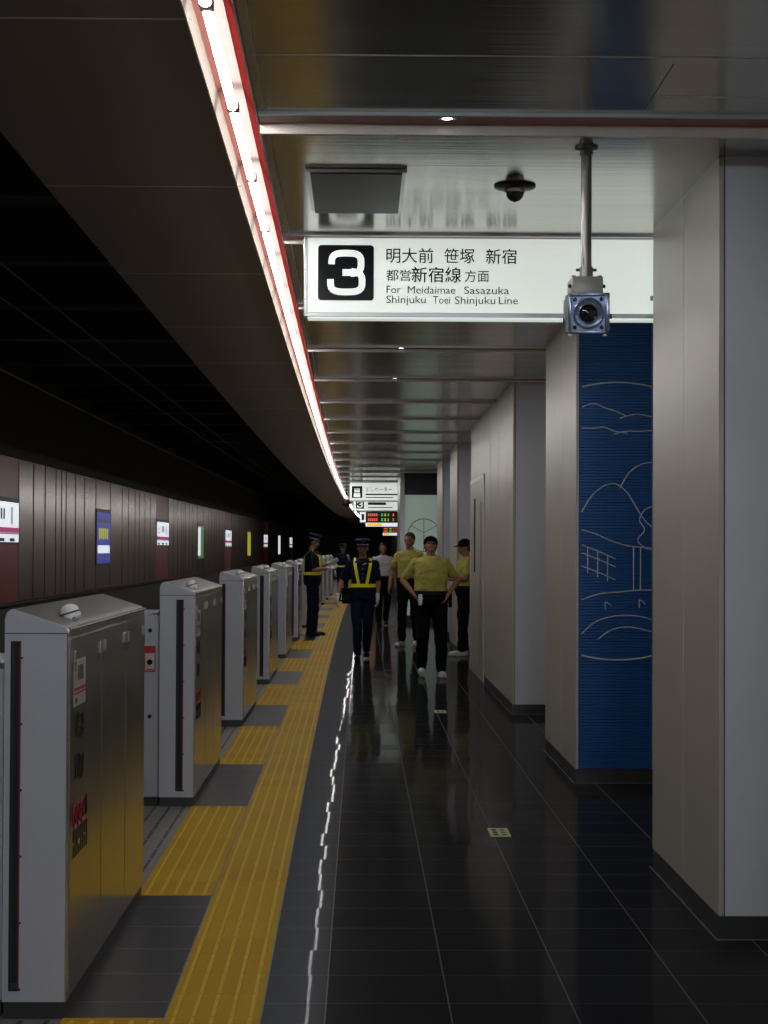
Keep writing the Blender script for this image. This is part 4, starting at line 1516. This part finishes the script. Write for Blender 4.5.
def person(label, loc, rz, H, pose=None, girth=1.0, shirt='yellow_shirt', trousers='black_cloth', shoes='shoe_white',
           hat=None, head_pitch=0.0, head_yaw=0.0, gloves=False, vest=None, seed=0, sleeve=0.62, hair=True, extras=None):
    J = dict(NEUT)
    if pose: J.update(pose)
    J = {k: (Vector(v) if isinstance(v, tuple) else v) for k, v in J.items()}
    r = empty('person', loc, rz)
    k = H / 1.72
    r.scale = (k, k, k)
    tag(r, label, 'person')
    # the body: one closed surface
    b = MB()
    b.rings(torso_rings(girth, -0.020), 24)
    b.tcap(J['neck'] - Vector((0, 0, 0.03)), 0.058, J['head'] - Vector((0, -0.012, 0.05)), 0.052)
    for s in 'LR':
        sg_ = -1 if s == 'L' else 1
        b.tcap(Vector((J['sh' + s].x * 0.4, 0.01, 1.375)), 0.04, J['sh' + s], 0.046)
        b.tcap(J['sh' + s], 0.046, J['el' + s], 0.036)
        b.tcap(J['el' + s], 0.038, J['el' + s].lerp(J['wr' + s], 0.35), 0.038)
        b.tcap(J['el' + s].lerp(J['wr' + s], 0.35), 0.038, J['wr' + s], 0.024)
        add_hand(b, J['wr' + s], J['hd' + s], sg_, 0.0, curl=0.45)
        b.tcap(J['hip' + s], 0.085, J['kn' + s], 0.052)
        b.tcap(J['kn' + s], 0.052, J['kn' + s].lerp(J['an' + s], 0.3), 0.052)
        b.tcap(J['kn' + s].lerp(J['an' + s], 0.3), 0.052, J['an' + s], 0.034)
        fd = Matrix.Rotation(J['ft' + s], 3, 'Z') @ Vector((0, -1, 0))
        b.tcap(J['an' + s] - Vector((0, -0.02, 0.045)), 0.032, J['an' + s] + fd * 0.13 - Vector((0, 0, 0.055)), 0.026)
    HM = Matrix.Translation(J['head'] - Vector((0, 0, 0.09))) @ Matrix.Rotation(head_yaw, 4, 'Z') @ Matrix.Rotation(head_pitch, 4, 'X') @ Matrix.Translation((0, 0, 0.09))
    b.ell((0, 0.012, 0.025), (0.074, 0.092, 0.092), M4=HM, nu=20, nv=14)
    b.ell((0, -0.028, -0.035), (0.056, 0.058, 0.068), M4=HM, nu=18, nv=12)
    b.ell((0, -0.058, -0.082), (0.026, 0.022, 0.020), M4=HM)          # chin
    b.tcap((0, -0.078, 0.008), 0.009, (0, -0.098, -0.024), 0.012, M4=HM)   # nose
    b.tcap((-0.035, -0.070, 0.020), 0.012, (0.035, -0.070, 0.020), 0.012, M4=HM)   # brow
    for e in (-1, 1):
        b.ell((e * 0.074, 0.010, -0.008), (0.010, 0.018, 0.030), M4=HM)
        b.ell((e * 0.040, -0.055, -0.022), (0.020, 0.018, 0.018), M4=HM)
    o = b.build('body', M['skin'], r)
    remesh(o, 0.0085, 3)
    if not o.data.materials: o.data.materials.append(M['skin'])
    # face
    for e in (-1, 1):
        b = MB(); b.ell((e * 0.030, -0.0795, 0.002), (0.012, 0.006, 0.006), M['hair'], HM, 10, 6); b.build('eye', None, r, smooth='all')
    b = MB(); b.ell((0, -0.087, -0.052), (0.022, 0.006, 0.0055), M['lip'], HM, 10, 6); b.build('mouth', None, r, smooth='all')
    if hair:
        b = MB()
        b.ell((0, 0.026, 0.040), (0.083, 0.092, 0.088), M['hair'], HM, 20, 14)
        b.ell((0, 0.055, -0.01), (0.070, 0.055, 0.070), M['hair'], HM)
        for q in range(7):
            a = -0.9 + 0.3 * q
            b.ell((0.055 * sin(a), -0.058 * cos(a) + 0.01, 0.072 + 0.006 * (q % 2)), (0.022, 0.022, 0.018), M['hair'], HM)
        remesh(b.build('hair', M['hair'], r), 0.008, 2, 0.003, 30, seed)
    # clothes
    rs = torso_rings(girth, 0.012)
    b = MB()
    b.rings(torso_rings(girth, 0.012, 1.02, 1.45), 28)
    for s in 'LR':
        a, e = J['sh' + s], J['el' + s]
        b.tcap(Vector((a.x * 0.35, a.y, 1.395)), 0.045, a, 0.055)
        b.tcap(a, 0.056, a.lerp(e, sleeve), 0.056)
    o = b.build('shirt', M[shirt], r)
    remesh(o, 0.009, 2, 0.016, 11, seed)
    if not o.data.materials: o.data.materials.append(M[shirt])
    b = MB()
    nk = J['neck']
    b.lathe([(0.062, 0.0), (0.070, -0.004), (0.066, 0.030), (0.058, 0.032), (0.062, 0.0)], 20, M[shirt], Matrix.Translation(nk - Vector((0, 0, 0.02))) @ Matrix.Rotation(0.25, 4, 'X'))
    for e in (-1, 1):
        b.add([(e * 0.008, -0.062 + nk.y, nk.z - 0.006), (e * 0.058, -0.035 + nk.y, nk.z + 0.008), (e * 0.062, -0.075 + nk.y, nk.z - 0.045), (e * 0.022, -0.098 + nk.y, nk.z - 0.055),
               (e * 0.008, -0.056 + nk.y, nk.z - 0.006), (e * 0.058, -0.029 + nk.y, nk.z + 0.008), (e * 0.062, -0.069 + nk.y, nk.z - 0.045), (e * 0.022, -0.092 + nk.y, nk.z - 0.055)],
              [(0, 1, 2, 3), (7, 6, 5, 4), (0, 4, 5, 1), (1, 5, 6, 2), (2, 6, 7, 3), (3, 7, 4, 0)], M[shirt])
    b.build('collar', None, r)
    b = MB()
    for q in range(5):
        p = surf(rs, 0.0, 1.10 + 0.065 * q, 0.012)
        b.ell((p.x, p.y, p.z), (0.007, 0.003, 0.007), M['button'])
    b.build('buttons', None, r)
    b = MB()
    b.rings(torso_rings(girth, 0.024, 0.86, 1.02), 28)
    for s in 'LR':
        h_, kn, an = J['hip' + s], J['kn' + s], J['an' + s]
        gg = 1 + (girth - 1) * 0.7
        b.tcap(h_ - Vector((0, 0, 0.01)), 0.098 * gg, kn, 0.072 * gg)
        b.tcap(kn, 0.072 * gg, an + Vector((0, 0, 0.04)), 0.058 * gg)
        b.tcap(an + Vector((0, 0, 0.05)), 0.058 * gg, an + Vector((0, 0, 0.015)), 0.055 * gg)
    o = b.build('trousers', M[trousers], r)
    remesh(o, 0.010, 3, 0.012, 7, seed + 3)
    if not o.data.materials: o.data.materials.append(M[trousers])
    for s in 'LR':
        an = J['an' + s]
        FM = Matrix.Translation((an.x, an.y, an.z - 0.09)) @ Matrix.Rotation(J['ft' + s], 4, 'Z')
        b = MB()
        b.ell((0, -0.075, 0.040), (0.046, 0.125, 0.036), M4=FM)
        b.ell((0, -0.145, 0.034), (0.045, 0.055, 0.030), M4=FM)
        b.ell((0, 0.020, 0.048), (0.036, 0.044, 0.045), M4=FM)
        b.tcap((0, 0.01, 0.05), 0.036, (0, 0.01, 0.085), 0.038, M4=FM)
        b.bbox(-0.044, 0.044, -0.19, 0.055, 0.0, 0.022, 0.008, None, FM)
        remesh(b.build('shoe', M[shoes], r), 0.008, 2)
    belt_ring(torso_rings(girth, 0.024), 0.985, 1.03, 0.006, M['shoe_black']).build('belt', None, r, smooth=True)
    if gloves:
        for s in 'LR':
            b = MB(); add_hand(b, J['wr' + s], J['hd' + s], -1 if s == 'L' else 1, 0.0035, 0.45)
            b.tcap(J['wr' + s] - Vector(J['hd' + s]).normalized() * 0.03, 0.031, J['wr' + s], 0.030)
            remesh(b.build('glove', M['glove'], r), 0.006, 2)
    if hat == 'baseball':
        b = MB(); b.ell((0, 0.018, 0.052), (0.088, 0.102, 0.082), M4=HM, nu=20, nv=14)
        hb = b.build('cap', M['black_cloth'], r, smooth='all')
        b = MB()
        N = 12
        vs = []
        for q in range(N + 1):
            a = -1.15 + 2.3 * q / N
            vs.append((0.080 * sin(a), 0.012 - 0.082 * cos(a), 0.052)); vs.append((0.078 * sin(a), 0.012 - 0.082 * cos(a) - 0.085 * cos(a * 1.1), 0.040 - 0.012 * abs(sin(a))))
        vs += [(x, y_, z_ + 0.006) for x, y_, z_ in vs]
        m_ = 2 * (N + 1)
        fs = []
        for q in range(N):
            fs += [(2 * q, 2 * q + 1, 2 * q + 3, 2 * q + 2), (m_ + 2 * q, m_ + 2 * q + 2, m_ + 2 * q + 3, m_ + 2 * q + 1), (2 * q + 1, 2 * q + 3, m_ + 2 * q + 3, m_ + 2 * q + 1), (2 * q, 2 * q + 2, m_ + 2 * q + 2, m_ + 2 * q)]
        b.add(vs, fs, M['black_cloth'], HM)
        b.build('brim', None, hb, smooth=True)
    if hat == 'officer':
        b = MB()
        b.lathe([(0.0, 0.0), (0.084, 0.0), (0.086, 0.045), (0.106, 0.066), (0.114, 0.078), (0.100, 0.092), (0.05, 0.102), (0.0, 0.104)], 28, M['navy'], HM @ Matrix.Translation((0, 0.010, 0.045)) @ Matrix.Rotation(0.10, 4, 'X'))
        hb = b.build('cap', None, r, smooth=True)
        b = MB(); b.lathe([(0.0865, 0.006), (0.089, 0.008), (0.089, 0.022), (0.0865, 0.024)], 28, M['silver'], HM @ Matrix.Translation((0, 0.010, 0.045)) @ Matrix.Rotation(0.10, 4, 'X')); b.build('hat_band', None, hb, smooth=True)
        b = MB()
        N = 12; vs = []
        for q in range(N + 1):
            a = -1.1 + 2.2 * q / N
            vs.append((0.084 * sin(a), 0.010 - 0.084 * cos(a), 0.050)); vs.append((0.086 * sin(a), 0.010 - 0.084 * cos(a) - 0.045 * cos(a * 1.2), 0.028))
        vs += [(x, y_, z_ + 0.004) for x, y_, z_ in vs]
        m_ = 2 * (N + 1); fs = []
        for q in range(N):
            fs += [(2 * q, 2 * q + 1, 2 * q + 3, 2 * q + 2), (m_ + 2 * q, m_ + 2 * q + 2, m_ + 2 * q + 3, m_ + 2 * q + 1), (2 * q + 1, 2 * q + 3, m_ + 2 * q + 3, m_ + 2 * q + 1)]
        b.add(vs, fs, M['shoe_black'], HM); b.build('peak', None, hb, smooth=True)
        b = MB(); b.ell((0, -0.088, 0.098), (0.014, 0.006, 0.018), M['silver'], HM); b.build('cap_badge', None, hb, smooth='all')
    if vest:
        rs2 = torso_rings(girth, 0.012)
        vb = belt_ring(rs2, 1.035, 1.085, 0.016, M['hi_vis'], 0.005)
        vv = vb.build('reflective_vest', None, r, smooth=True)
        for fr in ((-1, 1) if vest != 'belt' else ()):
            for e in (-1, 1):
                A, B = [], []
                for q in range(14):
                    t = q / 13
                    z_ = 1.07 + (1.36 - 1.07) * t
                    x_ = e * (0.055 + 0.055 * t)
                    A.append(surf(rs2, x_ - 0.022, z_, 0.018, fr)); B.append(surf(rs2, x_ + 0.022, z_, 0.018, fr))
                A.append(Vector((e * 0.105 - 0.022, 0.02, 1.462))); B.append(Vector((e * 0.105 + 0.022, 0.02, 1.440)))
                b = MB(); band(b, A, B, 0.005, M['hi_vis']); b.build('vest_strap', None, vv)
    if extras: extras(r, J, rs)
    return r


# the stout man in a yellow shirt, hands on hips, looking up
def ex_stout(r, J, rs):
    for e in (-1, 1):
        b = MB()
        A = [surf(rs, e * 0.10 - 0.05 + 0.10 * q / 6, 1.30, 0.012) for q in range(7)]
        B = [surf(rs, e * 0.10 - 0.05 + 0.10 * q / 6, 1.265, 0.014) for q in range(7)]
        band(b, A, B, 0.006, M['yellow_shirt']); b.build('pocket_flap', None, r)
    b = MB(); b.bbox(-0.155, -0.105, -0.195, -0.17, 0.86, 0.99, 0.006, M['silver']); b.sweep([(-0.13, -0.19, 0.99), (-0.10, -0.19, 0.94), (-0.12, -0.20, 0.88)], 0.005, 6, M['silver']); b.build('key_holder', None, r)
    b = MB(); b.bbox(0.215, 0.255, -0.05, 0.04, 0.83, 1.0, 0.01, M['black_cloth']); b.build('belt_pouch', None, r)


P6Y = 22.3
person('stout person in yellow shirt and black cap, hands on hips, looking up', ((431 - 361) / (F_PX / P6Y), P6Y, 0), 0.0, 1.72,
       dict(elL=(-0.335, 0.09, 1.15), elR=(0.335, 0.09, 1.16), wrL=(-0.205, -0.10, 0.985), wrR=(0.205, -0.10, 0.99), hdL=(0.55, -0.35, -0.75), hdR=(-0.3, -0.45, -0.75),
            knL=(-0.095, -0.03, 0.52), knR=(0.12, -0.10, 0.50), anL=(-0.10, 0.20, 0.11), anR=(0.125, -0.12, 0.09), hipL=(-0.10, 0, 0.92), hipR=(0.10, 0, 0.92), ftR=0.12, head=(0, 0.01, 1.575)),
       girth=1.20, hat='baseball', head_pitch=-0.42, seed=1, sleeve=0.68, extras=ex_stout)


# patrolling officer with reflective harness
def ex_bag(r, J, rs):
    b = MB(); b.bbox(-0.30, -0.17, -0.09, 0.04, 0.80, 1.02, 0.02, M['shoe_black']); b.build('hip_bag', None, r, smooth=True)
    b = MB(); b.bbox(-0.302, -0.168, -0.095, 0.045, 0.94, 1.025, 0.012, M['black_cloth']); b.build('bag_flap', None, r, smooth=True)
    b = MB()
    b.sweep([(0.05, -0.15, 1.38), (0.0, -0.155, 1.36)], 0.006, 6, M['silver']); b.build('whistle', None, r)


P1Y = 25.7
person('person walking in navy uniform, peaked cap, white gloves and yellow reflective harness', ((363 - 361) / (F_PX / P1Y), P1Y, 0), 0.0, 1.66,
       dict(elL=(-0.30, 0.08, 1.13), wrL=(-0.36, -0.10, 0.90), hdL=(-0.1, -0.35, -0.9), elR=(0.225, 0.05, 1.12), wrR=(0.215, -0.08, 0.90),
            knL=(-0.075, -0.12, 0.50), anL=(-0.07, -0.16, 0.09), knR=(0.075, -0.02, 0.51), anR=(0.06, 0.14, 0.12)),
       girth=1.02, shirt='navy', trousers='navy', shoes='shoe_black', hat='officer', gloves=True, vest=True, seed=5, sleeve=0.8, extras=ex_bag)


# officer in profile by the gates
def ex_note(r, J, rs):
    b = MB(); b.bbox(-0.05, 0.05, -0.455, -0.44, 1.17, 1.30, 0.004, M['dark_metal']); b.build('handheld_device', None, r)


P2Y = 32.5
person('person in profile by the gates, navy uniform and reflective band, holding something', ((313 - 361) / (F_PX / P2Y), P2Y, 0), radians(83), 1.78,
       dict(elL=(-0.21, -0.05, 1.12), wrL=(-0.10, -0.29, 1.15), hdL=(0.25, -1, 0.15), elR=(0.21, -0.04, 1.13), wrR=(0.10, -0.28, 1.24), hdR=(-0.25, -1, 0.35),
            knL=(-0.07, 0.0, 0.5), anL=(-0.075, 0.04, 0.09), knR=(0.07, -0.03, 0.5), anR=(0.075, -0.02, 0.09)),
       girth=1.03, shirt='navy', trousers='navy', shoes='shoe_black', hat='officer', gloves=True, vest=True, head_pitch=0.15, seed=9, sleeve=0.75, extras=None)

P3Y = 54.0
person('distant person in navy uniform with a yellow belt band, behind the walking officer', ((343 - 361) / (F_PX / P3Y), P3Y, 0), 0.25, 1.66,
       dict(elR=(0.22, -0.05, 1.14), wrR=(0.12, -0.25, 1.30), hdR=(-0.4, -0.6, 0.5)), shirt='navy', trousers='navy', shoes='shoe_black', hat='officer', gloves=True, vest='belt', seed=12)
P4Y = 37.0
person('person in white short sleeved shirt and black trousers walking behind', ((383 - 361) / (F_PX / P4Y), P4Y, 0), 0.1, 1.66,
       dict(knL=(-0.08, -0.06, 0.5), anL=(-0.08, -0.08, 0.09), anR=(0.08, 0.12, 0.11)), shirt='white_shirt', shoes='shoe_black', seed=15)
P5Y = 29.2
person('bareheaded person in yellow shirt behind the stout person, arm bent out', ((409.5 - 361) / (F_PX / P5Y), P5Y, 0), -0.18, 1.80,
       dict(elL=(-0.27, 0.05, 1.13), wrL=(-0.28, -0.12, 0.91), hdL=(-0.1, -0.3, -0.9), knL=(-0.10, -0.04, 0.5), anL=(-0.105, -0.02, 0.09), knR=(0.09, -0.02, 0.51), anR=(0.10, 0.10, 0.10), ftL=-0.3),
       girth=1.0, seed=18, head_yaw=-0.2)


def ex_badge(r, J, rs):
    b = MB(); p = surf(rs, -0.09, 1.24, 0.022); b.bbox(p.x - 0.02, p.x + 0.02, p.y - 0.006, p.y, 1.19, 1.24, 0.002, M['pale_plate']); b.build('name_badge', None, r)


P7Y = 26.7
person('person in black cap and yellow shirt facing left beside the wall', ((465.5 - 361) / (F_PX / P7Y), P7Y, 0), radians(-80), 1.68,
       dict(elL=(-0.20, -0.06, 1.13), wrL=(-0.06, -0.22, 1.16), hdL=(0.7, -0.5, 0.2), elR=(0.20, -0.04, 1.13), wrR=(0.10, -0.23, 1.12), hdR=(-0.7, -0.5, 0.1),
            knL=(-0.09, -0.02, 0.5), anL=(-0.10, 0.02, 0.09), anR=(0.10, -0.08, 0.09), knR=(0.09, -0.05, 0.5)),
       girth=1.05, hat='baseball', head_pitch=0.18, seed=22, extras=ex_badge)
